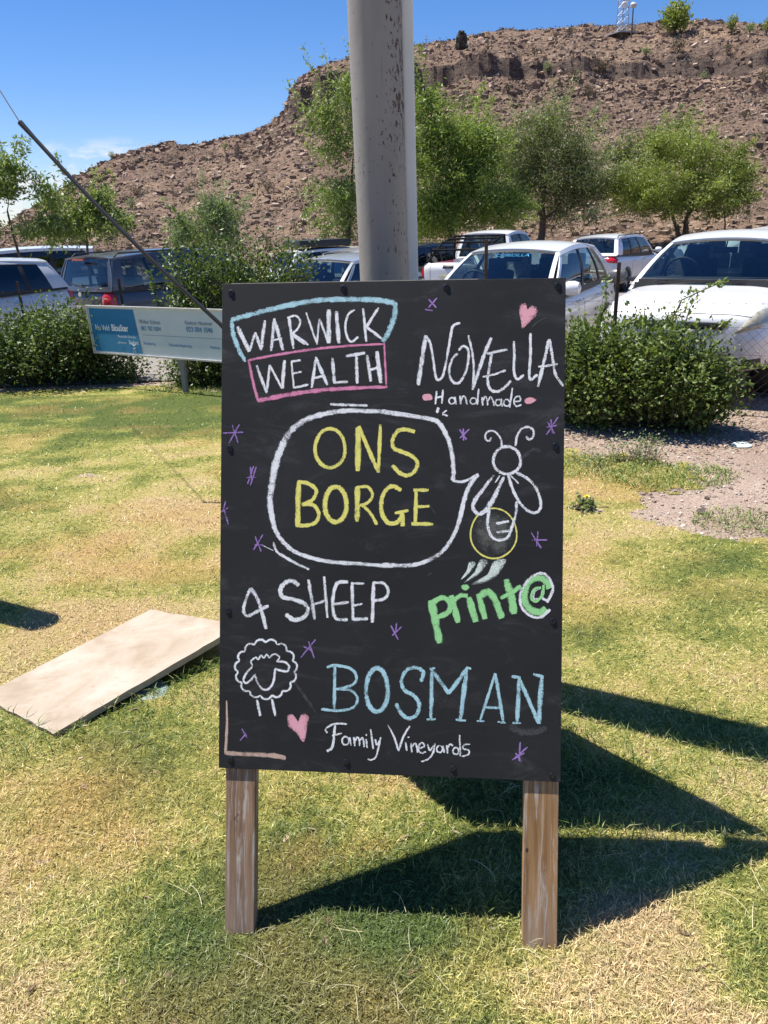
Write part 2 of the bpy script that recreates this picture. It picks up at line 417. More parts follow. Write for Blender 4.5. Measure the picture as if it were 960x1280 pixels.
# ------------------------------------------------------------------ stones
CUBE = np.array([(sx, sy, sz) for sz in (-1, 1) for sy in (-1, 1) for sx in (-1, 1)], float)
CUF = np.array([(0, 2, 3), (0, 3, 1), (4, 5, 7), (4, 7, 6), (0, 1, 5), (0, 5, 4), (2, 6, 7), (2, 7, 3), (0, 4, 6), (0, 6, 2), (1, 3, 7), (1, 7, 5)])
def stones(P, size, flat=0.6, jit=0.35):
    n = len(P)
    B = CUBE[None] * 0.5 * (1 + (rng.random((n, 8, 3)) - 0.5) * 2 * jit)
    B = B * np.stack([0.7 + 0.6 * rng.random(n), 0.7 + 0.6 * rng.random(n), flat * (0.6 + 0.8 * rng.random(n))], 1)[:, None, :]
    a = rng.random(n) * 6.283; b = (rng.random(n) - 0.5) * 1.2
    ca, sa, cb, sb = np.cos(a)[:, None], np.sin(a)[:, None], np.cos(b)[:, None], np.sin(b)[:, None]
    y = B[:, :, 1] * cb - B[:, :, 2] * sb; z = B[:, :, 1] * sb + B[:, :, 2] * cb; x = B[:, :, 0]
    V = np.stack([x * ca - y * sa, x * sa + y * ca, z], 2) * np.asarray(size)[:, None, None] + P[:, None, :]
    F = (CUF[None] + (np.arange(n) * 8)[:, None, None]).reshape(-1, 3)
    return V.reshape(-1, 3), F
def rock_mat(name, c1, c2, c3, rough=0.9):
    t = NT(name); a = t.n('ShaderNodeAttribute', _attribute_name='tint').outputs['Fac']
    c = t.ramp(a, [(0.0, c1), (0.5, c2), (1.0, c3)])
    c = t.mix(1.0, c, t.ramp(t.noise(t.pos(), 9, 4, 0.7), [(0.3, (0.75, 0.74, 0.72)), (0.7, (1.15, 1.15, 1.12))]), 'MULTIPLY')
    t.set(Base_Color=c, Roughness=rough, Specular_IOR_Level=0.2); return t.m
MAT['pebble'] = rock_mat('pebbles', (0.20, 0.15, 0.125, 1), (0.38, 0.30, 0.25, 1), (0.58, 0.52, 0.46, 1))
x = rng.random(38000) * 10 - 5 ; y = 3.2 + rng.random(38000) * 5.4
k = (~on_lawn(x, y)) & ((x > 0.2) | (y > 6.0)); x, y = x[k], y[k]
s = 0.006 + 0.013 * rng.random(len(x)) ** 3.5
V, F = stones(np.stack([x, y, terr(x, y) + s * 0.2], 1), s)
tag(np_mesh('bed_gravel', V, F, MAT['pebble'], attr=np.repeat(rng.random(len(x)), 8)), 'loose pinkish gravel chips over the bed beside the lawn', 'gravel', kind='stuff')
# dead leaf litter under the shrubs
x = np.concatenate([rng.uniform(-6, 1, 3800), rng.uniform(1.0, 4.6, 3800)]); y = np.concatenate([rng.uniform(7.6, 9.6, 3800), rng.uniform(5.2, 7.2, 3800)])
k = ~on_lawn(x, y); x, y = x[k], y[k]
lx, ly = frustum_points(260, 0.9, 8.5, 1.4); x, y = np.concatenate([x, lx]), np.concatenate([y, ly]); n = len(x)
V, F, T = blades(x, y, 0.02 + 0.03 * rng.random(n), np.full(n, 0.007), 1.2 + 0.35 * rng.random(n), rng.random(n) * 6.28, rng.random(n), 0.2)
tag(np_mesh('leaf_litter', V, F, leaf_mat('dead_leaf', (0.12, 0.07, 0.04, 1), (0.26, 0.17, 0.10, 1), (0.5, 0.38, 0.26, 1), 0.7, 0.1), attr=T), 'dry brown leaf litter under the hedge shrubs', 'leaf litter', kind='stuff')

# ================================================================== HILL
def azel(px, py):
    d = ray(px, py); return math.atan2(d[0], d[1]), d[2] / math.hypot(d[0], d[1])
def table(pts):
    q = sorted(azel(*p) for p in pts); return np.array([a for a, _ in q]), np.array([e for _, e in q])
SKYL = table([(-900, 420), (-400, 370), (-200, 350), (-60, 318), (0, 290), (40, 262), (75, 238), (100, 219), (130, 204), (160, 194), (185, 187), (215, 183), (228, 189), (250, 186), (300, 174), (340, 159),
              (355, 149), (364, 122), (376, 107), (400, 94), (432, 85), (515, 68), (540, 61), (580, 57), (640, 51), (700, 46), (760, 42), (800, 41), (880, 43), (960, 43), (1200, 50), (1700, 90)])
CTOP = table([(-900, 422), (-200, 352), (0, 293), (100, 223), (215, 188), (228, 192), (300, 178), (340, 162), (355, 152), (364, 127), (376, 112), (400, 101), (432, 94), (515, 90), (560, 86), (640, 83), (700, 80), (760, 84), (830, 80), (900, 70), (960, 67), (1300, 66), (1700, 110)])
CBAS = table([(-900, 424), (-200, 355), (0, 297), (100, 230), (160, 206), (190, 197), (228, 198), (300, 183), (340, 166), (355, 156), (364, 149), (400, 143), (432, 136), (515, 119), (560, 109), (640, 108), (700, 101), (760, 100), (830, 99), (900, 88), (960, 86), (1300, 84), (1700, 125)])
def interp(tb, a): return np.interp(a, tb[0], tb[1])
R0, RB, RT, RS = 33.0, 104.0, 107.0, 140.0
def hill_r(az):
    return np.interp(az, [azel(100, 219)[0], azel(370, 110)[0], azel(520, 66)[0]], [112.0, 119.0, RS])
def hill_z(az, r, detail=True):
    jag = (fbm(az * 30, r * 0 + 3.0, 5, 71) - 0.5)
    rb = RB + jag * 5; rt = rb + 0.7 + 1.6 * fbm(az * 45, r * 0 + 1.0, 4, 77) ** 2
    rs = hill_r(az)
    zb = EYE[2] + RB * interp(CBAS, az); zt_ = EYE[2] + RT * interp(CTOP, az); zs = EYE[2] + rs * interp(SKYL, az)
    z0 = -0.9 + 0 * az
    q = np.clip((r - R0) / (rb - R0), 0, 1); za = z0 + (zb - z0) * (0.35 * q * q + 0.65 * q)
    q = np.clip((r - rb) / (rt - rb), 0, 1); q = np.clip(q * 1.15, 0, 1); zz = za + (zt_ - zb) * q
    q = np.clip((r - rt) / (rs - rt), 0, 1); zz = zz + (zs - zt_) * np.sin(q * np.pi / 2) ** 0.9
    zz = zz - 0.10 * np.clip(r - rs, 0, 400)
    if detail:
        X = r * np.sin(az); Y = r * np.cos(az); amp = np.clip((r - R0) / 25, 0, 1)
        crest = 1 - 0.75 * np.exp(-((r - rs) / 10) ** 2)
        zz = zz + amp * crest * ((fbm(X * 0.09, Y * 0.09, 4, 3) - 0.5) * 2.6) + amp * (fbm(X * 0.7, Y * 0.7, 4, 9) - 0.5) * 0.75
        steps = np.exp(-((r - (rb + rt) / 2) / 6) ** 2)
        zz = zz + steps * (fbm(X * 0.22, Y * 0.22, 4, 19) - 0.5) * 2.4
    return zz
azs = np.linspace(math.radians(-62), math.radians(62), 620)
rsx = np.concatenate([np.linspace(R0 - 1, 98, 90), np.linspace(98.4, 112, 90), np.linspace(112.8, 150, 50), np.geomspace(153, 300, 14)])
A, Rr = np.meshgrid(azs, rsx, indexing='ij')
Z = hill_z(A, Rr)
V = np.stack([(Rr * np.sin(A)).ravel(), (Rr * np.cos(A)).ravel(), Z.ravel()], 1)
n, k = A.shape; idx = np.arange(n * k).reshape(n, k)
F = np.stack([idx[:-1, :-1].ravel(), idx[:-1, 1:].ravel(), idx[1:, 1:].ravel(), idx[1:, :-1].ravel()], 1)
t = NT('hill_ground'); P = t.pos()
c = t.ramp(t.noise(P, 0.10, 5, 0.6), [(0.32, (0.20, 0.138, 0.103)), (0.5, (0.265, 0.185, 0.138)), (0.68, (0.34, 0.24, 0.165))])
c = t.mix(1.0, c, t.ramp(t.noise(P, 2.2, 5, 0.75), [(0.35, (0.42, 0.40, 0.40)), (0.5, (0.85, 0.84, 0.83)), (0.68, (1.45, 1.42, 1.38))]), 'MULTIPLY')
nrm = t.n('ShaderNodeNewGeometry').outputs['True Normal']; sz = t.n('ShaderNodeSeparateXYZ', Vector=nrm).outputs['Z']
cl = t.ramp(t.noise(t.scale(P, (1, 1, 3.5)), 0.6, 5, 0.7), [(0.3, (0.07, 0.052, 0.045)), (0.7, (0.22, 0.165, 0.13))])
c = t.mix(t.step(sz, 0.80, 0.62), c, cl)
t.set(Base_Color=c, Roughness=0.95, Specular_IOR_Level=0.1); t.bump(t.noise(P, 1.6, 6, 0.75), 1.0, 0.5); MAT['hill'] = t.m
hill = tag(np_mesh('hill', V, F, MAT['hill'], smooth=False), kind='structure')

def on_hill(n, r0, r1, a0=-40, a1=40, p=1.0):
    az = np.radians(rng.uniform(a0, a1, n)); r = r0 + (r1 - r0) * rng.random(n) ** p
    z = hill_z(az, r); return np.stack([r * np.sin(az), r * np.cos(az), z], 1), az, r
MAT['rock'] = rock_mat('hill_rock', (0.13, 0.09, 0.07, 1), (0.25, 0.175, 0.135, 1), (0.46, 0.355, 0.28, 1))
P, az, r = on_hill(40000, 34.5, 141, p=0.85)
s = (0.09 + 0.36 * rng.random(len(P)) ** 4) * (0.75 + r / 200)
V1, F1 = stones(P, s, 0.6)
P2, az, r = on_hill(2200, 92, 102.5, -24, 40); s2 = 0.2 + 0.5 * rng.random(len(P2)) ** 3
V2, F2 = stones(P2, s2, 0.62, 0.25)
P3, az, r = on_hill(1500, 108, 122, -24, -3); s3 = 0.25 + 0.6 * rng.random(len(P3)) ** 3
V3, F3 = stones(P3, s3, 0.6, 0.3)
V = np.concatenate([V1, V2, V3]); F = np.concatenate([F1, F2 + len(V1), F3 + len(V1) + len(V2)])
T = np.concatenate([np.repeat(rng.random(len(P)), 8), np.repeat(rng.random(len(P2)) * 0.55, 8), np.repeat(rng.random(len(P3)) * 0.8, 8)])
tag(np_mesh('hill_rocks', V, F, MAT['rock'], attr=T), 'brown scree and boulders strewn over the dry hillside', 'rocks', kind='stuff')

# ================================================================== PLANTS
def leaves(P, size, droop=0.0, aspect=0.45, outward=None, flat=0.0):
    """kite-shaped folded leaves: P (n,3), size (n,)"""
    n = len(P)
    D = rng.standard_normal((n, 3)); D /= np.linalg.norm(D, axis=1)[:, None]
    if outward is not None: D = D * 0.8 + outward
    D[:, 2] -= droop
    D /= np.linalg.norm(D, axis=1)[:, None] + 1e-9
    S = np.cross(D, rng.standard_normal((n, 3)) * (1 - flat) + np.array([0, 0, 1.0]) * (flat * 2)); S /= np.linalg.norm(S, axis=1)[:, None] + 1e-9
    N = np.cross(D, S); s = np.asarray(size)[:, None]
    V = np.stack([P, P + D * s * 0.5 + S * s * aspect * 0.5 + N * s * 0.08, P + D * s, P + D * s * 0.5 - S * s * aspect * 0.5 + N * s * 0.08], 1).reshape(-1, 3)
    o = np.arange(n) * 4
    F = np.concatenate([np.stack([o, o + 1, o + 2], 1), np.stack([o, o + 2, o + 3], 1)])
    return V, F

bark = simple('bark', (0.10, 0.075, 0.055), 0.9, var=0.35, scale=9, bump=0.6)
bark_pale = simple('pale_bark', (0.24, 0.20, 0.15), 0.9, var=0.3, scale=9, bump=0.6)
LM = {
 'willow': leaf_mat('willow_leaf', (0.09, 0.13, 0.035, 1), (0.20, 0.27, 0.07, 1), (0.38, 0.43, 0.17, 1)),
 'bright': leaf_mat('bright_leaf', (0.08, 0.125, 0.025, 1), (0.20, 0.28, 0.055, 1), (0.38, 0.44, 0.13, 1)),
 'grey': leaf_mat('grey_green_leaf', (0.08, 0.105, 0.04, 1), (0.18, 0.215, 0.085, 1), (0.38, 0.41, 0.22, 1)),
 'lime': leaf_mat('lime_leaf', (0.10, 0.135, 0.025, 1), (0.235, 0.29, 0.065, 1), (0.44, 0.47, 0.16, 1)),
 'dark': leaf_mat('dark_glossy_leaf', (0.035, 0.062, 0.014, 1), (0.085, 0.13, 0.028, 1), (0.24, 0.31, 0.08, 1), 0.48, 0.25),
 'hedge': leaf_mat('shrub_leaf', (0.045, 0.075, 0.015, 1), (0.11, 0.16, 0.032, 1), (0.27, 0.33, 0.09, 1), 0.45, 0.28),
 'shoot': leaf_mat('shoot_leaf', (0.06, 0.10, 0.02, 1), (0.13, 0.20, 0.04, 1), (0.26, 0.33, 0.09, 1), 0.35, 0.3),
 'sage': leaf_mat('sage_leaf', (0.10, 0.14, 0.06, 1), (0.20, 0.26, 0.12, 1), (0.36, 0.40, 0.22, 1)),
 'scrub': leaf_mat('scrub_leaf', (0.05, 0.042, 0.03, 1), (0.13, 0.105, 0.065, 1), (0.26, 0.22, 0.14, 1), 0.8, 0.15),
}
def tree(name, base, blobs, nclust, nleaf, leafsize, mat, label, cat='tree', group=None, trunk_r=0.12, droop=0.3, spread=0.42, aspect=0.35, barkm=None, stems=1, fork=0.35, twig=True, shell=0.45, gap=0.44, wisp=2.9):
    """blobs: list of (cx, cy, cz, rx, ry, rz) relative to base"""
    root = empty(name, tuple(base), 0, label, cat, group)
    wts = np.array([b[3] * b[4] * b[5] for b in blobs]) ** 0.66; wts /= wts.sum()
    C = []
    sx_ = rng.random() * 50
    for i in rng.choice(len(blobs), nclust * 3, p=wts):
        if len(C) >= nclust: break
        b = blobs[i]; d = rng.standard_normal(3); d /= np.linalg.norm(d)
        q = (shell + (1.12 - shell) * rng.random()) if rng.random() < 0.75 else rng.random() ** 0.5
        c_ = np.array(b[:3]) + d * q * np.array(b[3:])
        k_ = 1.6 / max(0.6, np.mean(b[3:]))
        if float(fbm(np.array(c_[0] * k_ + c_[1] * 0.7 * k_ + sx_), np.array(c_[2] * k_ * 1.3 + c_[1] * 0.5), 2, 91)) < gap: continue
        C.append(c_)
    C = np.array(C)
    cen = np.average([b[:3] for b in blobs], axis=0, weights=wts); low = min(b[2] - b[5] for b in blobs)
    tr = MB(); nodes = []
    for s_ in range(stems):
        a = 6.283 * s_ / stems + 0.5; off = 0.0 if stems == 1 else 0.42
        top = np.array([cen[0] * 0.9 + math.cos(a) * off * cen[2] * 0.7, cen[1] * 0.9 + math.sin(a) * off * cen[2] * 0.7, low + (cen[2] - low) * (fork + 0.5)])
        pts = []
        for q in np.linspace(0, 1, 7):
            w = (random.uniform(-1, 1) * trunk_r * 0.5, random.uniform(-1, 1) * trunk_r * 0.5, 0) if 0 < q < 1 else (0, 0, 0)
            p = top * np.array([q ** 1.1, q ** 1.1, q]) + np.array(w); pts.append(p)
            if q > 0.45: nodes.append((p, trunk_r * (1 - 0.6 * q) / math.sqrt(stems)))
        tr.tube(pts, [trunk_r * (1.25 if q == 0 else 1 - 0.6 * q) / math.sqrt(stems) for q in np.linspace(0, 1, 7)], 8)
    tr.build('trunk', barkm or bark, root, smooth=True)
    # limbs: join clusters from the inside out to the nearest node
    order = np.argsort([np.linalg.norm(c - nodes[len(nodes) // 2][0]) for c in C]); br = MB()
    NP = [np.array(p) for p, _ in nodes]; NR = [r for _, r in nodes]
    for i in order:
        c = C[i]; D = [np.linalg.norm(c - p) + max(0, (p[2] - c[2])) * 0.7 for p in NP]; j = int(np.argmin(D))
        r = max(NR[j] * 0.62, trunk_r * 0.05); p0 = NP[j]; mid = (p0 + c) / 2 + rng.standard_normal(3) * 0.06 * D[j] + np.array([0, 0, 0.05 * D[j]])
        br.tube([p0, mid, c], [r, r * 0.75, r * 0.45], 5, cap=False)
        NP += [mid, c]; NR += [r * 0.75, r * 0.6]
    br.build('branches', barkm or bark, root, smooth=True)['kind'] = 'stuff'
    # wispy shoots standing out of the crown
    ns = max(4, len(C) // 4); SH = C[rng.integers(0, len(C), ns)]; sd_ = SH - cen; sd_ /= np.linalg.norm(sd_, axis=1)[:, None] + 1e-6; sd_[:, 2] += 0.35
    cnt = rng.uniform(0.3, 1.7, len(C)); cnt = (cnt / cnt.sum() * nleaf * 0.9).astype(int) + 1
    rsz = np.repeat(spread * (0.4 + 0.6 * rng.random(len(C))), cnt)
    P = np.repeat(C, cnt, 0) + rng.standard_normal((cnt.sum(), 3)) * rsz[:, None] * np.array([1, 1, 0.75])
    tone = np.repeat(rng.random(len(C)), cnt) * 0.55 + rng.random(len(P)) * 0.45
    m_ = max(6, int(nleaf * 0.12 / ns)); q_ = rng.random((ns, m_)) ** 0.8 * spread * wisp
    P2 = (SH[:, None, :] + sd_[:, None, :] * q_[:, :, None] + rng.standard_normal((ns, m_, 3)) * spread * 0.17).reshape(-1, 3)
    P = np.concatenate([P, P2]); tone = np.concatenate([tone, 0.35 + 0.6 * rng.random(len(P2))])
    V, F = leaves(P, leafsize * (0.6 + 0.8 * rng.random(len(P))), droop, aspect)
    np_mesh('crown', V, F, mat, root, attr=np.repeat(tone, 4))
    return root
def treepos(px, Y, z=None):
    p = at(px, 300, Y); zz = float(terr(p[0], p[1])) if z is None else z
    r = math.hypot(p[0], p[1])
    if r > R0: zz = float(hill_z(np.array([math.atan2(p[0], p[1])]), np.array([r]))[0])
    return np.array([p[0], p[1], zz])
def blob(base, px, py, Y, wpx, hpx, depth=None):
    """crown ellipsoid around a photo point at distance Y, half sizes in photo pixels"""
    c = at(px, py, Y); dz = float(np.dot(c - EYE, _F)); k = dz / FPX
    return (c[0] - base[0], c[1] - base[1], c[2] - base[2], wpx * k, (depth or wpx) * k, hpx * k)
b = treepos(428, 27)
tree('tree', b, [blob(b, 420, 215, 27, 34, 60), blob(b, 412, 150, 27, 24, 40), blob(b, 445, 130, 27.4, 24, 36), blob(b, 425, 270, 27, 30, 26), blob(b, 480, 190, 27.5, 35, 60)], 140, 13000, 0.16, LM['willow'], 'tall thin pale green tree rising left of the grey pole', group='trees between the car park and the hill', trunk_r=0.11, droop=0.3, spread=0.36, aspect=0.26)
b = treepos(560, 30)
tree('tree', b, [blob(b, 545, 215, 30, 44, 60), blob(b, 600, 225, 30, 42, 52), blob(b, 570, 175, 30, 38, 36), blob(b, 530, 160, 30, 20, 40), blob(b, 625, 265, 30, 26, 26), blob(b, 540, 265, 30, 40, 26)], 230, 46000, 0.14, LM['bright'], 'dense bright green tree just right of the grey pole', group='trees between the car park and the hill', gap=0.37, trunk_r=0.16, droop=0.15, spread=0.42, aspect=0.3)
b = treepos(676, 36)
tree('tree', b, [blob(b, 680, 190, 36, 50, 44), blob(b, 640, 215, 36, 36, 44), blob(b, 725, 215, 36, 36, 44), blob(b, 690, 240, 36, 54, 36), blob(b, 680, 150, 36, 24, 24)], 190, 34000, 0.15, LM['grey'], 'broad grey green tree behind the small white hatchback', group='trees between the car park and the hill', gap=0.38, trunk_r=0.2, droop=0.25, spread=0.5, aspect=0.28)
b = treepos(852, 36)
tree('tree', b, [blob(b, 850, 215, 36, 68, 42), blob(b, 800, 232, 36, 42, 30), blob(b, 905, 225, 36, 40, 34), blob(b, 855, 185, 36, 42, 26), blob(b, 850, 245, 36, 80, 20)], 220, 42000, 0.145, LM['lime'], 'round umbrella shaped light green tree with forked dark trunks', group='trees between the car park and the hill', trunk_r=0.2, droop=0.1, spread=0.42, aspect=0.3, stems=4, fork=0.05, gap=0.34, wisp=1.6)
b = treepos(818, 52)
tree('tree', b, [blob(b, 800, 190, 52, 34, 22), blob(b, 845, 172, 52, 22, 18)], 60, 6000, 0.22, LM['grey'], 'dark green tree half hidden behind the round light green tree', group='trees between the car park and the hill', trunk_r=0.14, spread=0.5)
b = treepos(905, 37)
tree('sapling', b, [blob(b, 905, 258, 37, 9, 14)], 10, 300, 0.12, LM['grey'], 'thin sapling stem right of the forked tree trunks', trunk_r=0.05, spread=0.2)
b = treepos(745, 34)
tree('sapling', b, [blob(b, 745, 268, 34, 16, 14)], 16, 500, 0.12, LM['sage'], 'small pale sapling left of the round light green tree', trunk_r=0.03, spread=0.25)
b = treepos(28, 17)
tree('tree', b, [blob(b, 20, 255, 17, 22, 42), blob(b, 45, 275, 17, 28, 30), blob(b, 10, 220, 17, 8, 24), blob(b, 32, 225, 17, 6, 18), blob(b, 55, 240, 17, 7, 14), blob(b, -30, 250, 17, 34, 44)], 90, 6500, 0.11, LM['willow'], 'feathery upright young tree at the left edge above the parked cars', group='young trees behind the left cars', trunk_r=0.05, droop=-0.3, spread=0.17, aspect=0.3)
b = treepos(100, 18)
tree('tree', b, [blob(b, 100, 278, 18, 42, 24), blob(b, 75, 255, 18, 14, 18), blob(b, 130, 270, 18, 26, 20), blob(b, 95, 240, 18, 8, 16), blob(b, 120, 255, 18, 12, 16)], 90, 6500, 0.11, LM['willow'], 'low spreading young tree above the grey blue van', group='young trees behind the left cars', trunk_r=0.05, droop=0.2, spread=0.18, aspect=0.3)
b = treepos(262, 20)
tree('tree', b, [blob(b, 262, 290, 20, 38, 26), blob(b, 275, 265, 20, 24, 16), blob(b, 235, 300, 20, 24, 18)], 90, 8000, 0.10, LM['sage'], 'pale sage green tree behind the dark glossy shrub', group='young trees behind the left cars', trunk_r=0.06, droop=0.1, spread=0.2, aspect=0.28)

def shrub(name, base, blobs, nst, nleaf, size, mat, label, cat='shrub', group=None, shoots=(), barkm=None, spread=0.07, stem=1.0):
    root = empty(name, tuple(base), 0, label, cat, group)
    wts = np.array([b_[3] * b_[4] * b_[5] for b_ in blobs]) ** 0.7; wts /= wts.sum()
    st = MB(); PP = []; TT = []
    per = nleaf // nst
    for i in rng.choice(len(blobs), nst, p=wts):
        b_ = blobs[i]; d = rng.standard_normal(3); d /= np.linalg.norm(d)
        q = (0.72 + 0.33 * rng.random()) if rng.random() < 0.8 else rng.random() * 0.7
        tip = np.array(b_[:3]) + d * q * np.array(b_[3:]); tip[2] = max(tip[2], 0.06)
        foot = np.array([tip[0] * 0.35 + rng.normal() * 0.08, tip[1] * 0.35 + rng.normal() * 0.08, 0.0])
        mid = foot * 0.45 + tip * 0.55 + np.array([0, 0, -0.05]) + rng.standard_normal(3) * 0.04
        st.tube([foot, mid, tip], [0.009 * stem, 0.006 * stem, 0.002 * stem], 4, cap=False)
        k_ = rng.random(per) ** 0.5
        PP.append(mid + (tip - mid) * k_[:, None] * 1.1 + rng.standard_normal((per, 3)) * spread); TT.append(rng.random() * 0.5 + rng.random(per) * 0.5)
    for pts in shoots:
        pts = [np.array(p) for p in pts]; st.tube(pts, [0.007, 0.004, 0.002][:len(pts)] if len(pts) <= 3 else np.linspace(0.008, 0.002, len(pts)), 5)
        for a_, c_ in zip(pts[:-1], pts[1:]):
            L = np.linalg.norm(c_ - a_); m_ = max(4, int(L * 190)); k_ = rng.random(m_)
            PP.append(a_ + (c_ - a_) * k_[:, None] + rng.standard_normal((m_, 3)) * 0.018); TT.append(0.5 + 0.5 * rng.random(m_))
    st.build('stems', barkm or bark, root)['kind'] = 'stuff'
    P = np.concatenate(PP); P[:, 2] = np.maximum(P[:, 2], 0.02); T = np.concatenate(TT)
    cen = np.average([b_[:3] for b_ in blobs], axis=0, weights=wts); O = P - cen; O /= np.linalg.norm(O, axis=1)[:, None] + 1e-6; O[:, 2] += 0.3
    V, F = leaves(P, size * (0.6 + 0.7 * rng.random(len(P))), 0, 0.62, outward=O * 0.5, flat=0.45)
    np_mesh('foliage', V, F, mat, root, attr=np.repeat(T, 4))
    return root
def rel(b, px, py, Y): return at(px, py, Y) - b
# right shrub in front of the white saloon
b = gnd(850, 522)
sh = [[rel(b, 745, 420, 6.3), rel(b, 758, 375, 6.3), rel(b, 757, 345, 6.3)], [rel(b, 835, 410, 6.1), rel(b, 852, 375, 6.1), rel(b, 880, 362, 6.05), rel(b, 905, 352, 6.0)],
      [rel(b, 805, 410, 6.2), rel(b, 806, 385, 6.2)], [rel(b, 870, 430, 6.0), rel(b, 915, 398, 5.9)], [rel(b, 735, 430, 6.5), rel(b, 722, 395, 6.5)], [rel(b, 900, 460, 5.9), rel(b, 960, 455, 5.8), rel(b, 985, 460, 5.8)], [rel(b, 765, 420, 6.4), rel(b, 795, 392, 6.4)], [rel(b, 855, 410, 6.2), rel(b, 862, 385, 6.2), rel(b, 870, 372, 6.2)]]
tree_b = [blob(b, 745, 462, 6.25, 64, 56, 60), blob(b, 835, 460, 5.95, 66, 54, 60), blob(b, 690, 462, 6.5, 50, 52, 50), blob(b, 885, 488, 5.8, 44, 36, 40), blob(b, 810, 428, 6.1, 50, 30, 40), blob(b, 735, 420, 6.3, 34, 22, 30)]
shrub('shrub', b, tree_b, 700, 25000, 0.041, LM['hedge'], 'dark green shrub with small leaves beside the chalkboard, in front of the white saloon car', group='glossy shrubs along the wire fence', shoots=sh)
st = MB(); st.lathe([(0.05, 0), (0.042, 0.05), (0.036, 0.16), (0.03, 0.3)], 9)
stump = st.build('stem_stub', simple('rust_bark', (0.30, 0.13, 0.055), 0.9, var=0.4, scale=20, bump=0.5), bpy.data.objects['shrub'], smooth=True)
stump.location = rel(b, 866, 535, gnd(866, 535)[1]) * np.array([1, 1, 0])
# left shrub
b = gnd(80, 470)
shrub('shrub', b, [blob(b, 50, 430, 9.60, 70, 44, 60), blob(b, 130, 440, 9.80, 56, 36, 30), blob(b, -20, 432, 9.80, 60, 42, 60), blob(b, 95, 405, 9.60, 52, 26, 40), blob(b, 165, 462, 9.75, 28, 18, 20), blob(b, -90, 440, 10.00, 60, 40, 50)], 620, 21000, 0.05, LM['dark'],
      'wide rounded dark shrub left of the blue and white sign', group='glossy shrubs along the wire fence', spread=0.09)
b = gnd(300, 478)
sh = [[rel(b, 215, 400, 9.60), rel(b, 196, 375, 9.60), rel(b, 188, 340, 9.60)], [rel(b, 250, 330, 9.60), rel(b, 235, 290, 9.60), rel(b, 218, 262, 9.60)], [rel(b, 345, 330, 9.60), rel(b, 360, 302, 9.60)], [rel(b, 300, 330, 9.60), rel(b, 296, 300, 9.60)]]
shrub('shrub', b, [blob(b, 290, 350, 9.50, 62, 48, 60), blob(b, 340, 345, 9.50, 46, 40, 50), blob(b, 250, 345, 9.60, 42, 42, 40), blob(b, 240, 395, 9.50, 30, 36, 40), blob(b, 300, 430, 9.40, 90, 55, 60), blob(b, 245, 470, 9.20, 44, 30, 30), blob(b, 380, 335, 9.60, 16, 16, 20)], 700, 23000, 0.05, LM['dark'],
      'tall dark glossy shrub behind the blue and white sign and chalkboard', group='glossy shrubs along the wire fence', shoots=sh, spread=0.09)
b = gnd(112, 474)
shrub('weed', b, [blob(b, 112, 455, float(b[1]), 16, 16)], 60, 1500, 0.035, LM['sage'], 'small grey green weed at the foot of the left shrub', 'weed', spread=0.025)
b = gnd(790, 578)
shrub('weed', b, [blob(b, 790, 562, float(b[1]), 34, 10), blob(b, 735, 575, float(b[1]), 36, 6), blob(b, 815, 552, float(b[1]), 18, 10)], 90, 900, 0.020, LM['sage'], 'straggling grey green weeds on the gravel right of the chalkboard', 'weed', spread=0.03, stem=0.3)
b = gnd(732, 636)
r_ = shrub('dandelion', b, [blob(b, 732, 632, float(b[1]), 12, 4)], 14, 120, 0.03, LM['sage'], 'yellow dandelion flower in the lawn right of the chalkboard', 'flower', spread=0.012)
fl = MB(); 
for i in range(18):
    a = 6.283 * i / 18
    fl.add([(0, 0, 0.07), (0.018 * math.cos(a - 0.14), 0.018 * math.sin(a - 0.14), 0.078), (0.022 * math.cos(a), 0.022 * math.sin(a), 0.08), (0.018 * math.cos(a + 0.14), 0.018 * math.sin(a + 0.14), 0.078)], [(0, 1, 2, 3)])
    fl.add([(0, 0, 0.075), (0.011 * math.cos(a - 0.2), 0.011 * math.sin(a - 0.2), 0.085), (0.012 * math.cos(a), 0.012 * math.sin(a), 0.088), (0.011 * math.cos(a + 0.2), 0.011 * math.sin(a + 0.2), 0.085)], [(0, 1, 2, 3)])
fl.tube([(0, 0, 0), (0.003, 0, 0.04), (0, 0, 0.074)], 0.002, 5)
fl.build('flower_head', simple('yellow_petal', (0.85, 0.62, 0.02), 0.6), r_)

# hill scrub: countless small tufts as one object, the biggest ones as shrubs of their own
P, az, r = on_hill(11500, 35, 141); nl = 11; s = 0.20 + 0.55 * rng.random(len(P)) ** 2.5
Q = (P[:, None, :] + rng.standard_normal((len(P), nl, 3)) * np.array([0.42, 0.42, 0.26]) * s[:, None, None] + np.array([0, 0, 0.18]) * s[:, None, None]).reshape(-1, 3)
V, F = leaves(Q, np.repeat(s * 0.42, nl) * (0.6 + 0.8 * rng.random(len(Q))), -0.4, 0.35)
tone = np.repeat(rng.random(len(P)), nl) * 0.7 + rng.random(len(Q)) * 0.3
tag(np_mesh('hill_scrub', V, F, LM['scrub'], attr=np.repeat(tone, 4)), 'low dry bushes dotted over the stony hillside', 'scrub', kind='stuff')
def hill_point(px, py):
    """first hit of the photo ray with the hill"""
    d = ray(px, py); a = math.atan2(d[0], d[1]); e = d[2] / math.hypot(d[0], d[1])
    rr = np.linspace(34, 150, 900); z = hill_z(np.full(900, a), rr, True); hit = np.nonzero(z >= EYE[2] + rr * e)[0]
    r = rr[hit[0]] if len(hit) else rr[int(np.argmax((z - EYE[2]) / rr))]
    return np.array([r * math.sin(a), r * math.cos(a), float(hill_z(np.array([a]), np.array([r]))[0])])
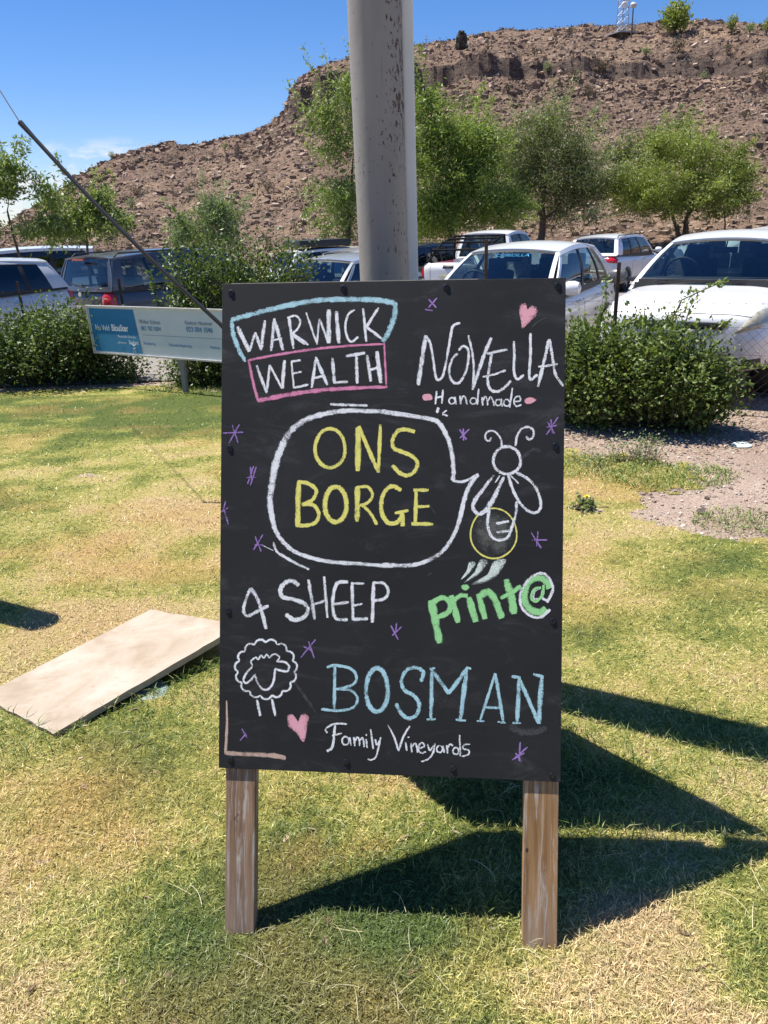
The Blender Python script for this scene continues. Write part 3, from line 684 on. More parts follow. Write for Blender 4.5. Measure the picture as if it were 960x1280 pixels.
def bush(px, py, wpx, hpx, mat, label, name='hill_bush', group='single bushes on the hillside', n=420, cat='bush', dens=1.0):
    p = hill_point(px, py); dz = float(np.dot(p - EYE, _F)); k = dz / FPX; w, h = wpx * k, hpx * k
    root = empty(name, tuple(p), 0, label, cat, group)
    tr = MB(); tr.tube([(0, 0, -0.3), (0.05, 0, h * 0.5)], [0.05 * h, 0.02 * h], 5)
    for i in range(7):
        a = i * 0.9; tr.tube([(0, 0, h * 0.1), (w * 0.3 * math.cos(a), w * 0.3 * math.sin(a), h * 0.65)], [0.025 * h, 0.01 * h], 4)
    tr.build('trunk', bark, root)
    K = 26; C = rng.standard_normal((K, 3)); C /= np.linalg.norm(C, axis=1)[:, None]; C *= (0.25 + 0.75 * rng.random(K))[:, None]
    C = C * np.array([w * 0.40, w * 0.40, h * 0.36]) + np.array([0, 0, h * 0.56])
    m_ = max(1, n // K); Q = (C[:, None, :] + rng.standard_normal((K, m_, 3)) * 0.13 * min(w, h)).reshape(-1, 3)
    V, F = leaves(Q, 0.16 * min(w, h) * (0.5 + 0.8 * rng.random(len(Q))), -0.1, 0.4)
    np_mesh('crown', V, F, mat, root, attr=np.repeat(np.repeat(rng.random(K), m_) * 0.5 + rng.random(len(Q)) * 0.5, 4))
    return root
bush(843, 44, 36, 34, LM['lime'], 'round green tree alone on the ridge right of the mast', 'ridge_tree', 'small trees on the ridge', 1600, 'tree')
bush(914, 44, 16, 24, LM['lime'], 'slim green tree on the ridge near the right edge', 'ridge_tree', 'small trees on the ridge', 500, 'tree')
bush(937, 43, 14, 13, LM['sage'], 'small pale bush on the ridge beside the slim green tree', 'ridge_tree', 'small trees on the ridge', 400, 'tree')
bush(958, 44, 14, 17, LM['lime'], 'green bush on the ridge at the right edge of the view', 'ridge_tree', 'small trees on the ridge', 400, 'tree')
HB = [(712, 47, 12, 12, 'scrub', 'small rounded brown bush on the ridge line, left of the radio mast'), (695, 48, 8, 8, 'scrub', 'tiny brown bush on the ridge line, left of the small rounded one'), (684, 95, 14, 14, 'sage', 'greyish green bush on the rock band above the small hatchback'),
 (718, 102, 16, 14, 'scrub', 'brown bush just below the rock band, left of the mast'), (752, 95, 16, 16, 'scrub', 'brown bush on the rock band directly under the mast'), (848, 68, 26, 20, 'scrub', 'wide brown bush on the slope under the round ridge tree'), (909, 70, 16, 14, 'scrub', 'brown bush on the upper slope under the slim ridge tree'),
 (807, 72, 14, 14, 'sage', 'greyish green bush on the upper slope between mast and round ridge tree'), (735, 124, 22, 18, 'scrub', 'larger brown bush below the rock band, above the round light green tree'), (335, 241, 14, 12, 'scrub', 'brown bush on the bare slope left of the pole'),
 (171, 246, 22, 14, 'scrub', 'wide brown bush on the left slope beside the stay wire'), (165, 262, 18, 14, 'sage', 'greyish green bush just below the wide brown one beside the stay wire'), (880, 100, 14, 10, 'sage', 'greyish green bush under the rock band at the right'), (590, 132, 14, 12, 'sage', 'greyish green bush above the dense bright green tree'),
 (635, 118, 14, 12, 'scrub', 'brown bush under the rock band, above the grey green tree'), (955, 105, 20, 18, 'scrub', 'brown bush below the rock band at the right edge'), (140, 200, 10, 10, 'sage', 'pale green bush on the left skyline beside the stay wire'), (281, 188, 12, 9, 'sage', 'greyish green bush near the skyline left of the rim'),
 (668, 70, 12, 10, 'scrub', 'brown bush above the rock band, right of the cairn'), (850, 140, 10, 9, 'sage', 'small greyish green bush just above the round light green tree'), (930, 150, 12, 10, 'scrub', 'brown bush on the slope right of the round light green tree'), (235, 240, 9, 8, 'scrub', 'small brown bush on the slope above the sage green tree')]
for px_, py_, w_, h_, mm, lb in HB:
    bush(px_, py_, w_, h_, LM[mm], lb, n=220)
# ================================================================== A-FRAME CHALKBOARD
# board plane recovered from the four corners (a flat 0.81 x 1.164 m panel leaning back 21 degrees)
def board_pose():
    rx, rz, ry = -0.371, -0.097, 0.014
    Rm = Matrix.Rotation(rz, 3, 'Z') @ Matrix.Rotation(rx, 3, 'X') @ Matrix.Rotation(ry, 3, 'Y')
    return Rm, Vector((-0.020, 1.407, 0.379))
BR, BO = board_pose(); BW, BH = 0.81, 1.164
def bl(px, py):
    """photo point -> (x, z) on the board's own face"""
    d = Vector(ray(px, py)); n = BR @ Vector((0, 1, 0)); t_ = (BO - Vector(EYE)).dot(n) / d.dot(n)
    q = BR.transposed() @ (Vector(EYE) + d * t_ - BO); return q.x, q.z

board = empty('chalkboard', tuple(BO), 0, 'black A-frame chalkboard on wooden legs with coloured chalk lettering and drawings', 'chalkboard')
board.rotation_euler = BR.to_euler()
t = NT('blackboard_paint'); P = t.obj()
c = t.ramp(t.noise(P, 3.0, 5, 0.6), [(0.35, (0.017, 0.017, 0.0172)), (0.7, (0.0255, 0.0252, 0.0255))])
sm = t.noise(t.scale(P, (1, 1, 3)), 5.0, 6, 0.75, 1.2)
c = t.mix(t.math('MULTIPLY', t.step(sm, 0.50, 0.78), 0.38), c, (0.105, 0.105, 0.11, 1))
sp = t.step(t.noise(P, 240, 2, 0.5), 0.735, 0.77)
c = t.mix(t.math('MULTIPLY', sp, 0.35), c, (0.25, 0.25, 0.26, 1))
sc = t.step(t.noise(t.scale(P, (3, 1, 60)), 8, 3, 0.6, 0.5), 0.69, 0.75)
c = t.mix(t.math('MULTIPLY', sc, 0.22), c, (0.12, 0.12, 0.125, 1))
t.set(Base_Color=c, Roughness=t.step(sm, 0.2, 0.9), Specular_IOR_Level=0.25); t.b.inputs['Roughness'].default_value = 0.6
rr = t.n('ShaderNodeMapRange', i0=sm, i3=0.52, i4=0.72); t.link(rr.outputs[0], t.b.inputs['Roughness'])
t.bump(t.noise(t.scale(P, (1, 1, 5)), 180, 4, 0.6), 0.18, 0.0006); MAT['black'] = t.m
def wood(name, c1, c2, wash):
    t = NT(name); P = t.obj()
    g = t.noise(t.scale(P, (1, 1, 0.05)), 62, 6, 0.65, 0.35); g2 = t.noise(t.scale(P, (1, 1, 0.06)), 46, 6, 0.7, 1.6)
    c = t.ramp(g, [(0.3, c1), (0.7, c2)])
    w = t.step(g2, 0.50, 0.66); sep = t.n('ShaderNodeSeparateXYZ', Vector=P)
    w2 = t.math('MULTIPLY', w, t.step(t.noise(P, 9, 3), 0.33, 0.55))
    c = t.mix(t.math('MULTIPLY', w2, wash), c, (0.55, 0.48, 0.42, 1))
    lowgrey = t.step(sep.outputs['Z'], -0.20, -0.40)
    c = t.mix(t.math('MULTIPLY', lowgrey, 0.45), c, (0.30, 0.225, 0.17, 1))
    c = t.mix(t.step(t.noise(P, 26, 2), 0.73, 0.77), c, (0.05, 0.03, 0.02, 1))
    t.set(Base_Color=c, Roughness=0.8, Specular_IOR_Level=0.25); t.bump(g, 0.5, 0.0015); return t.m
MAT['wood'] = wood('weathered_leg_wood', (0.15, 0.085, 0.050, 1), (0.40, 0.25, 0.15, 1), 0.9)
MAT['wood2'] = wood('stained_leg_wood', (0.18, 0.09, 0.036, 1), (0.44, 0.26, 0.12, 1), 0.8)
TH = 0.006
pm = MB(); pm.box((0, TH / 2, BH / 2), (BW, TH, BH)); pan = pm.build('front_panel', MAT['black'], board, bevel=0.0012)
em = MB(); em.box((-0.09, TH + 0.0085, BH - 0.008), (BW - 0.22, 0.016, 0.022)); em.build('sunlit_edge_strip', simple('sunlit_edge_tone', (0.42, 0.36, 0.27), 0.8, var=0.2, scale=30), board)  # pale strip added to imitate sun glare along the panel's top edge
def leg(pa, pb, pc, w, mat):
    xa, _ = bl(*pa); xb, zb = bl(*pb)
    xc = (xa + xb) / 2; q = xb; th = 0.036
    b_ = MB(); z1 = BH - 0.03
    b_.box((xb, TH + 0.001 + th / 2, (zb + z1) / 2), (w, th, z1 - zb)); o = b_.build('leg', mat, board, bevel=0.002); return o
leg((298, 965), (298, 1170), None, 0.072, MAT['wood']); leg((675, 980), (675, 1199), None, 0.079, MAT['wood2'])
dk = simple('black_paint_drip', (0.02, 0.02, 0.021), 0.5)
# rear half of the A-frame, hinged at the top
HT = Vector((0, 0, BH)) ; HTw = BR @ HT + BO
def rear_local(p): return BR.transposed() @ (Vector(p) - BO)
TLw = BR @ Vector((-BW / 2, 0.050, BH - 0.002)) + BO; TRw = BR @ Vector((BW / 2, 0.050, BH - 0.002)) + BO
FLw = Vector((-0.375, 2.36, 0.0)); FRw = Vector((0.43, 2.18, 0.0))
def lerpv(a, b, q): return a + (b - a) * q
def rear_slab(u0, u1, v0, v1, off, th, name, mat):
    a = [lerpv(TLw, TRw, u) for u in (u0, u1)]; f = [lerpv(FLw, FRw, u) for u in (u0, u1)]
    nrm = (TRw - TLw).cross(FLw - TLw).normalized(); 
    if nrm.y > 0: nrm = -nrm
    pts = []
    for k_ in (off, off + th):
        for u in (0, 1):
            for v in (v0, v1): pts.append(rear_local(lerpv(a[u], f[u], v) + nrm * k_))
    b_ = MB(); b_.add(pts, [(0, 1, 3, 2), (4, 6, 7, 5), (0, 4, 5, 1), (2, 3, 7, 6), (0, 2, 6, 4), (1, 5, 7, 3)]); return b_.build(name, mat, board)
rear_slab(0, 1, 0, 0.745, -0.006, 0.006, 'rear_panel', MAT['black'])
rear_slab(0.015, 0.10, 0.08, 1.0, 0.001, 0.034, 'leg', MAT['wood']); rear_slab(0.90, 0.985, 0.08, 1.0, 0.001, 0.034, 'leg', MAT['wood2'])
hm = simple('dull_steel', (0.30, 0.29, 0.28), 0.4, 0.8)
for x_ in (-0.3, 0.3):
    h_ = MB(); h_.box((x_, 0.028, BH - 0.020), (0.05, 0.040, 0.004)); h_.tube([(x_ - 0.03, 0.03, BH - 0.017), (x_ + 0.03, 0.03, BH - 0.017)], 0.005, 8); h_.build('hinge', hm, board)
# screws round the edge
scr = simple('black_screw', (0.018, 0.018, 0.019), 0.35, 0.3, var=0.3, scale=200)
s0 = MB(); s0.lathe([(0.0082, 0.0), (0.0082, 0.0010), (0.0060, 0.0016), (0.0055, 0.0028), (0.0028, 0.0030), (0.0025, 0.0022)], 14, 'Y'); 
s0.v = [(x_, -y_, z_) for x_, y_, z_ in s0.v]
first = None
for px_, py_ in [(289, 366), (429, 360), (558, 359), (697, 357), (287, 560), (285, 763), (288, 949), (433, 952), (566, 960), (690, 969), (694, 557), (691, 776), (465, 446)]:
    if first is None: first = s0.build('screw', scr, board, smooth=True); o = first
    else: o = first.copy(); col.objects.link(o); o.parent = board
    x_, z_ = bl(px_, py_); o.location = (x_, -0.0002, z_)
    if (px_, py_) in ((465, 446),): o.scale = (0.35, 0.5, 0.35)

# ---- chalk
def chalk_mat(name, c, cov=0.0):
    t = NT(name); P = t.obj()
    uv = t.n('ShaderNodeUVMap').outputs['UV']; v = t.n('ShaderNodeSeparateXYZ', Vector=uv).outputs['Y']; av = t.math('ABSOLUTE', v)
    g = t.noise(P, 430, 4, 0.8); g2 = t.noise(P, 60, 3, 0.6)
    lvl = t.math('ADD', t.math('MULTIPLY', g, 1.0), t.math('MULTIPLY', t.math('SUBTRACT', g2, 0.5), 0.30))
    lvl = t.math('ADD', lvl, t.math('MULTIPLY', t.math('SUBTRACT', t.noise(P, 14, 2), 0.52), 0.35))
    lvl = t.math('SUBTRACT', lvl, t.math('MULTIPLY', t.math('POWER', av, 3.0), 0.27))
    al = t.step(lvl, 0.38 - cov, 0.45 - cov)
    al = t.math('MULTIPLY', al, t.math('ADD', 0.72, t.math('MULTIPLY', g2, 0.6)))
    al = t.n('ShaderNodeClamp', i0=al).outputs[0]
    t.set(Base_Color=t.mix(t.step(g, 0.3, 0.7), tuple(x * 0.8 for x in c[:3]) + (1,), c), Roughness=0.95, Specular_IOR_Level=0.05, Alpha=al)
    return t.m
CH = {'w': chalk_mat('white_chalk', (0.93, 0.93, 0.93, 1), 0.01), 'b': chalk_mat('pale_blue_chalk', (0.48, 0.74, 0.80, 1)), 'p': chalk_mat('pink_chalk', (0.80, 0.29, 0.46, 1)), 'r': chalk_mat('light_pink_chalk', (0.90, 0.44, 0.50, 1), 0.10),
      'y': chalk_mat('yellow_chalk', (0.90, 0.82, 0.22, 1), 0.05), 'g': chalk_mat('green_chalk', (0.38, 0.78, 0.33, 1), 0.08), 'v': chalk_mat('violet_chalk', (0.42, 0.25, 0.60, 1)), 'n': chalk_mat('tan_chalk', (0.66, 0.46, 0.36, 1), 0.02),
      's': chalk_mat('smudged_chalk', (0.15, 0.15, 0.135, 1), -0.03), 'f': chalk_mat('faint_chalk', (0.085, 0.085, 0.09, 1), -0.02), 'm': chalk_mat('mint_chalk', (0.80, 0.88, 0.78, 1), 0.02)}
TILE = {'A': (270, 340, 960 / 230), 'B': (490, 340, 960 / 225), 'C': (265, 490, 960 / 225), 'D': (480, 500, 960 / 235), 'E': (265, 700, 960 / 225), 'F': (480, 700, 960 / 235)}
def smooth_pts(p, n=6, closed=False):
    p = [np.array(q, float) for q in p]
    if len(p) == 2:
        return [p[0] + (p[1] - p[0]) * q for q in np.linspace(0, 1, 7)]
    if closed: e = [p[-1]] + p + [p[0], p[1]]
    else: e = [2 * p[0] - p[1]] + p + [2 * p[-1] - p[-2]]
    out = []
    for i in range(1, len(e) - 2):
        for q in np.linspace(0, 1, n, endpoint=False):
            a, b_, c_, d_ = e[i - 1], e[i], e[i + 1], e[i + 2]
            out.append(0.5 * ((2 * b_) + (c_ - a) * q + (2 * a - 5 * b_ + 4 * c_ - d_) * q * q + (3 * b_ - a - 3 * c_ + d_) * q ** 3))
    out.append(e[-2]); return out
class Chalk:
    lay = 0
    def __init__(s): s.v = []; s.f = []; s.uv = []
    def stroke(s, tile, pts, w, sm=True, closed=False, taper=True):
        ox, oy, k_ = TILE[tile] if isinstance(tile, str) else (0, 0, 1)
        wpt = w if hasattr(w, '__len__') else None
        pts = smooth_pts(pts, 6, closed) if sm else [p for a_, b_ in zip(pts[:-1], pts[1:]) for p in smooth_pts([a_, b_])[:-1]] + [np.array(pts[-1], float)]
        q = np.array([bl(ox + p[0] / k_, oy + p[1] / k_) for p in pts])
        n = len(q); d = np.gradient(q, axis=0); d /= np.linalg.norm(d, axis=1)[:, None] + 1e-9; nr = np.stack([-d[:, 1], d[:, 0]], 1)
        W = np.full(n, float(w)) if wpt is None else np.interp(np.linspace(0, 1, n), np.linspace(0, 1, len(w)), w)
        W = W / k_ * 0.00189 * 0.5 * 1.12
        W = W * (1 + 0.10 * np.sin(np.arange(n) * 1.7 + rng.random() * 6)) + 0.0002
        if taper and not closed: W[0] *= 0.75; W[-1] *= 0.75
        Chalk.lay = (Chalk.lay + 1) % 7 if Chalk.lay >= 0 else Chalk.lay; y_ = -0.00022 - 0.00003 * Chalk.lay
        o = len(s.v)
        for i in range(n):
            for sg in (-1, 1):
                p = q[i] + nr[i] * W[i] * sg; s.v.append((p[0], y_, p[1])); s.uv.append((i * 0.01, sg))
            if i < n - 1: b_ = o + 2 * i; s.f.append((b_, b_ + 1, b_ + 3, b_ + 2))
        return s
    def L(s, tile, w, *pp, **kw):
        """several separate straight or curved strokes with one width"""
        for p in pp: s.stroke(tile, p, w, **kw)
        return s
    def ell(s, tile, cx, cy, rx, ry, w, n=20, a0=0.0, a1=2 * math.pi, wob=0.02):
        pts = [(cx + rx * math.cos(a) * (1 + wob * math.sin(3 * a)), cy + ry * math.sin(a)) for a in np.linspace(a0, a1, n)]
        return s.stroke(tile, pts, w)
    def fill(s, tile, poly, n=5):
        ox, oy, k_ = TILE[tile]; q = smooth_pts(poly, n, True)[:-1]
        pts = [bl(ox + p[0] / k_, oy + p[1] / k_) for p in q]; c_ = np.mean(pts, 0); Chalk.lay = (Chalk.lay + 1) % 7 if Chalk.lay >= 0 else Chalk.lay; y_ = -0.00022 - 0.00003 * Chalk.lay
        o = len(s.v); s.v.append((c_[0], y_, c_[1])); s.uv.append((0, 0)); m_ = len(pts)
        for p in pts: s.v.append((p[0], y_, p[1])); s.uv.append((0, 0.9))
        s.f += [(o, o + 1 + i, o + 1 + (i + 1) % m_) for i in range(m_)]; return s
    def done(s, name, key, label=None):
        me = bpy.data.meshes.new(name); me.from_pydata(s.v, [], s.f); u = me.uv_layers.new(name='UVMap')
        for lp in me.loops: u.data[lp.index].uv = s.uv[lp.vertex_index]
        o = mesh_obj(name, me, CH[key], board)
        if label: o['label'] = label
        return o
C = Chalk
C().stroke('A', [(80, 250), (150, 230), (250, 204), (350, 180), (450, 160), (560, 146), (700, 143), (820, 146), (900, 155), (938, 166)], 30).stroke('A', [(936, 160), (930, 235), (905, 305), (872, 365)], 32).stroke('A', [(80, 250), (92, 330), (122, 410), (155, 468)], [22, 26, 26, 20]).done('chalk_frame', 'b', 'pale blue chalk outline round WARWICK')
c_ = C()
c_.L('A', 24, [(112, 285), (175, 415)]).L('A', 15, [(175, 415), (205, 315)]).L('A', 18, [(205, 315), (235, 405)]).L('A', 20, [(235, 408), (255, 252)])
c_.L('A', 18, [(288, 412), (305, 242)]).L('A', 20, [(303, 245), (350, 408)]).L('A', 11, [(292, 358), (345, 345)])
c_.L('A', 16, [(380, 235), (405, 400)]).L('A', 12, [(372, 240), (415, 228), (440, 258), (425, 298), (395, 322)]).L('A', 16, [(393, 318), (482, 380)]).L('A', 9, [(396, 330), (462, 378)])
c_.L('A', 12, [(470, 212), (528, 378)], [(526, 378), (538, 245)]).L('A', 14, [(540, 245), (588, 370)]).L('A', 26, [(588, 372), (588, 196)]).L('A', 23, [(628, 205), (642, 372)])
c_.L('A', 13, [(724, 198), (692, 220), (675, 280), (685, 340), (708, 364), (742, 338)]).L('A', 15, [(768, 190), (784, 364)], [(848, 186), (782, 292)]).L('A', 16, [(782, 285), (866, 348)])
c_.L('A', 18, [(212, 488), (265, 632)]).L('A', 15, [(265, 632), (280, 485)]).L('A', 14, [(280, 485), (345, 608)]).L('A', 20, [(346, 608), (358, 460)])
c_.L('A', 12, [(394, 466), (406, 605)], [(390, 468), (442, 460)], [(400, 530), (446, 520)]).L('A', 14, [(404, 605), (482, 588)])
c_.L('A', 16, [(500, 605), (522, 442)]).L('A', 20, [(520, 445), (582, 590)]).L('A', 13, [(505, 556), (566, 540)]).L('A', 20, [(607, 448), (618, 578)]).L('A', 15, [(612, 578), (688, 572)])
c_.L('A', 19, [(678, 440), (778, 422)], [(732, 432), (737, 582)]).L('A', 20, [(788, 434), (808, 572)]).L('A', 24, [(838, 414), (860, 580)]).L('A', 15, [(798, 512), (852, 498)])
c_.done('chalk_lettering', 'w', 'white chalk words WARWICK WEALTH')
C().stroke('A', [(165, 462), (300, 435), (500, 404), (700, 385), (882, 375)], [16, 14, 15, 14, 10]).stroke('A', [(878, 375), (884, 500), (890, 606)], 12).stroke('A', [(893, 600), (700, 606), (520, 620), (350, 645), (218, 672)], [16, 22, 26, 26, 26]).stroke('A', [(222, 676), (195, 580), (170, 460)], 17).done('chalk_frame', 'p', 'pink chalk box round WEALTH')
c_ = C(); c_.stroke('A', [(595, 690), (690, 694), (792, 697)], 15)
c_.stroke('C', [(960, 108), (830, 101), (720, 100), (620, 112), (530, 137), (450, 180), (402, 235), (365, 310), (335, 400), (318, 500), (310, 590), (320, 670), (345, 750), (390, 810), (450, 856), (550, 890), (650, 907), (800, 918), (965, 930)], [26, 26, 30, 36, 40, 42, 36, 28, 24, 22, 22, 22])
c_.stroke('C', [(328, 800), (345, 850), (400, 887), (450, 915), (518, 946)], 16).stroke('C', [(270, 818), (328, 846)], 4)
c_.stroke('D', [(-2, 62), (80, 72), (160, 85), (240, 98), (278, 115), (312, 165), (336, 225), (350, 300), (355, 365), (352, 412)], 24).stroke('D', [(350, 412), (395, 418), (440, 402), (482, 378)], 15)
c_.stroke('D', [(480, 380), (448, 420), (422, 470), (402, 540), (388, 600), (370, 660), (338, 722), (300, 772), (240, 812), (180, 836), (100, 846), (-6, 838)], 23).stroke('D', [(0, 52), (100, 66), (200, 84)], 6)
c_.stroke('B', [(247, 722), (240, 752)], 14).stroke('B', [(268, 756), (292, 738)], 9).stroke('B', [(268, 758), (298, 768)], 10)
c_.done('speech_bubble', 'w', 'white chalk speech bubble pointing at the bee')
c_ = C(); c_.ell('C', 630, 300, 80, 104, 20).L('C', 32, [(779, 190), (778, 422)]).L('C', 21, [(782, 182), (888, 430)]).L('C', 20, [(898, 174), (888, 430)])
c_.stroke('D', [(158, 163), (110, 150), (68, 160), (44, 205), (50, 245), (90, 264), (140, 285), (170, 320), (155, 365), (115, 386), (75, 368), (42, 334)], 21)
c_.L('C', 30, [(462, 480), (457, 712)]).L('C', 20, [(455, 480), (512, 488), (556, 525), (535, 575), (478, 602)], [(478, 600), (540, 602), (570, 650), (552, 695), (500, 712), (445, 710)])
c_.ell('C', 660, 600, 58, 94, 26).L('C', 30, [(776, 505), (774, 692)]).L('C', 17, [(770, 510), (830, 506), (856, 548), (832, 590), (785, 606)], [(798, 602), (842, 642), (880, 708)])
c_.stroke('D', [(88, 462), (45, 440), (5, 465), (-14, 520), (-10, 580), (20, 626), (62, 628), (92, 600)], 22).L('D', 15, [(55, 578), (125, 564)]).L('D', 24, [(92, 575), (95, 645)])
c_.L('D', 20, [(165, 462), (160, 632)], [(140, 632), (252, 634)]).L('D', 19, [(150, 460), (228, 460)]).L('D', 16, [(160, 546), (232, 542)])
c_.done('chalk_lettering', 'y', 'yellow chalk words ONS BORGE')
c_ = C(); c_.stroke('B', [(180, 338), (160, 460), (140, 604)], 25).stroke('B', [(182, 340), (205, 385), (220, 470), (233, 556), (248, 576), (274, 545), (298, 430), (318, 310), (334, 282), (364, 272)], 14)
c_.stroke('B', [(355, 418), (380, 396), (406, 415), (406, 480), (386, 550), (352, 594), (316, 575), (305, 522), (322, 465), (350, 434)], 15)
c_.stroke('B', [(407, 338), (428, 430), (436, 520), (430, 628)], 13).stroke('B', [(530, 350), (492, 440), (462, 530), (428, 628)], 20)
c_.stroke('B', [(505, 437), (550, 426), (615, 414)], 15).stroke('B', [(532, 430), (521, 500), (510, 580), (528, 630), (570, 636), (610, 606), (634, 578)], 16).stroke('B', [(484, 560), (545, 546), (606, 524)], 13)
c_.stroke('B', [(650, 368), (652, 450), (650, 530), (668, 572), (704, 548)], 14).stroke('B', [(738, 326), (738, 450), (732, 540), (740, 574), (776, 546)], 15)
c_.stroke('B', [(838, 358), (815, 460), (778, 612)], 19).stroke('B', [(840, 358), (855, 450), (872, 545), (914, 610)], 16).stroke('B', [(780, 505), (830, 500), (884, 490)], 14).done('chalk_lettering', 'w', 'white chalk word NOVELLA')
c_ = C(); c_.L('B', 10, [(238, 635), (232, 706)], [(272, 628), (266, 702)], [(235, 670), (270, 664)], [(335, 665), (342, 706)], [(362, 660), (367, 706)], [(366, 690), (378, 664), (392, 672), (400, 708)])
c_.ell('B', 320, 687, 16, 17, 9).ell('B', 434, 688, 17, 16, 9).L('B', 10, [(462, 622), (455, 708)], [(480, 668), (484, 712)], [(483, 690), (498, 664), (508, 690), (510, 712)], [(510, 690), (526, 666), (540, 690), (546, 716)], [(582, 675), (588, 718)], [(642, 618), (628, 724)])
c_.ell('B', 567, 696, 15, 17, 9).ell('B', 612, 698, 16, 18, 9).stroke('B', [(652, 692), (684, 686), (680, 664), (660, 668), (650, 694), (662, 716), (690, 708)], 9).done('chalk_lettering', 'w', 'small white chalk word Handmade')
C().fill('B', [(165, 655), (205, 652), (214, 680), (170, 684)]).done('chalk_dash', 'r')
C().fill('B', [(708, 680), (740, 668), (770, 682), (745, 700), (715, 702)]).done('chalk_dash', 'r')
C().fill('B', [(680, 182), (700, 166), (716, 170), (722, 198), (745, 180), (772, 190), (778, 215), (760, 246), (722, 280), (694, 302), (688, 268), (679, 225)]).done('chalk_heart', 'r', 'light pink chalk heart above NOVELLA')
C().fill('E', [(400, 835), (425, 822), (445, 840), (458, 862), (475, 826), (500, 820), (516, 840), (508, 890), (490, 970), (448, 922), (408, 888)]).done('chalk_heart', 'r', 'light pink chalk heart left of Family Vineyards')
STARS = [('B', [[(195, 145), (236, 190)], [(240, 138), (195, 190)], [(175, 200), (216, 206)]]), ('B', [[(360, 840), (398, 895)], [(412, 838), (362, 886)], [(380, 835), (382, 900)]]), ('B', [[(886, 774), (824, 868)], [(830, 800), (868, 862)], [(822, 828), (880, 818)], [(848, 785), (856, 860)]]),
         ('A', [[(35, 841), (142, 836)], [(122, 795), (68, 892)], [(85, 798), (116, 892)]]), ('C', [[(236, 398), (205, 498)], [(205, 400), (212, 470)], [(185, 456), (236, 455)], [(222, 395), (190, 490)]]), ('C', [[(72, 583), (58, 640)], [(48, 640), (86, 618)], [(62, 620), (88, 706)]]),
         ('C', [[(272, 760), (222, 842)], [(230, 770), (262, 850)], [(228, 815), (274, 816)]]), ('E', [[(552, 424), (474, 520)], [(515, 434), (545, 522)], [(488, 460), (532, 484)]]), ('E', [[(160, 900), (186, 948)], [(150, 964), (182, 924)], [(165, 940), (190, 936)]]),
         ('F', [[(65, 320), (58, 376)], [(90, 340), (42, 386)], [(35, 335), (72, 406)]]), ('F', [[(695, 930), (690, 1028)], [(732, 955), (668, 1012)], [(655, 1020), (716, 985)], [(672, 985), (702, 1030)]]), ('D', [[(786, 670), (780, 746)], [(750, 675), (802, 756)], [(755, 716), (834, 714)]])]
for tl, ss in STARS:
    c_ = C()
    for s_ in ss: c_.stroke(tl, s_, 8.5)
    c_.done('chalk_star', 'v')
c_ = C(); c_.stroke('E', [(206, 150), (185, 200), (168, 265), (188, 298), (240, 275), (302, 243)], 20).stroke('E', [(206, 150), (240, 200), (265, 275), (290, 368)], 23)
c_.stroke('E', [(464, 136), (430, 112), (393, 120), (366, 155), (375, 195), (430, 210), (490, 230), (512, 265), (490, 305), (440, 319), (392, 290)], 25)
c_.L('E', 22, [(515, 104), (548, 318)]).L('E', 17, [(598, 88), (616, 308)]).L('E', 16, [(535, 240), (612, 214)]).stroke('E', [(726, 117), (672, 122), (650, 170), (644, 250), (662, 312), (724, 318)], 20).L('E', 18, [(650, 237), (730, 224)])
c_.L('E', 20, [(747, 118), (752, 320)], [(748, 318), (832, 312)]).L('E', 14, [(742, 125), (812, 125)], [(755, 243), (802, 234)]).L('E', 21, [(862, 118), (855, 334)]).stroke('E', [(858, 122), (915, 124), (940, 165), (920, 206), (862, 216)], 18).done('chalk_lettering', 'w', 'white chalk words 4 SHEEP')
# sheep
c_ = C(); pts = []
for i in range(15):
    a0 = 2 * math.pi * i / 15 + 0.1; a1 = 2 * math.pi * (i + 1) / 15 + 0.1
    for q, rr_ in ((0, 0.955), (0.25, 1.03), (0.5, 1.055), (0.75, 1.03)):
        a = a0 + (a1 - a0) * q; pts.append((288 + 158 * rr_ * math.cos(a), 582 + 152 * rr_ * math.sin(a)))
c_.stroke('E', pts + [pts[0]], 12)
c_.stroke('E', [(216, 562), (208, 540), (234, 520), (246, 530), (262, 509), (276, 522), (292, 504), (306, 520), (326, 503), (346, 505), (360, 520), (344, 542)], 10)
c_.stroke('E', [(218, 565), (185, 602), (168, 638), (180, 656), (206, 640), (232, 608)], 13).stroke('E', [(345, 540), (390, 545), (412, 570), (400, 593), (370, 590), (335, 580)], 13).stroke('E', [(230, 608), (246, 662), (280, 692), (310, 680), (330, 640), (336, 580)], 13)
c_.L('E', 17, [(240, 745), (258, 832)], [(320, 742), (338, 832)]).done('chalk_sheep', 'w', 'white chalk drawing of a woolly sheep')
# bee
Chalk.lay = -3
C().fill('D', [(560 + 112 * math.cos(a), 681 + 122 * math.sin(a)) for a in np.linspace(0, 6.283, 14, endpoint=False)]).done('chalk_disc', 's')
Chalk.lay = -2
C().ell('D', 560, 681, 118, 128, 8, 26).done('chalk_ring', 'y', 'yellow chalk ring round the tail of the bee')
Chalk.lay = 1
c_ = C(); c_.stroke('D', [(601, 240), (597, 200), (572, 166), (540, 158), (519, 175), (520, 202), (540, 208), (546, 190)], 11).stroke('D', [(672, 235), (678, 190), (700, 150), (735, 138), (763, 155), (760, 188), (740, 202), (726, 184)], 13)
c_.ell('D', 628, 308, 70, 70, 16).stroke('D', [(562, 383), (510, 450), (465, 512), (456, 552), (482, 582), (522, 562), (560, 500), (612, 392)], [14, 20, 22, 20, 18, 28, 26, 16]).L('D', 8, [(592, 385), (568, 422)], [(645, 385), (688, 426)])
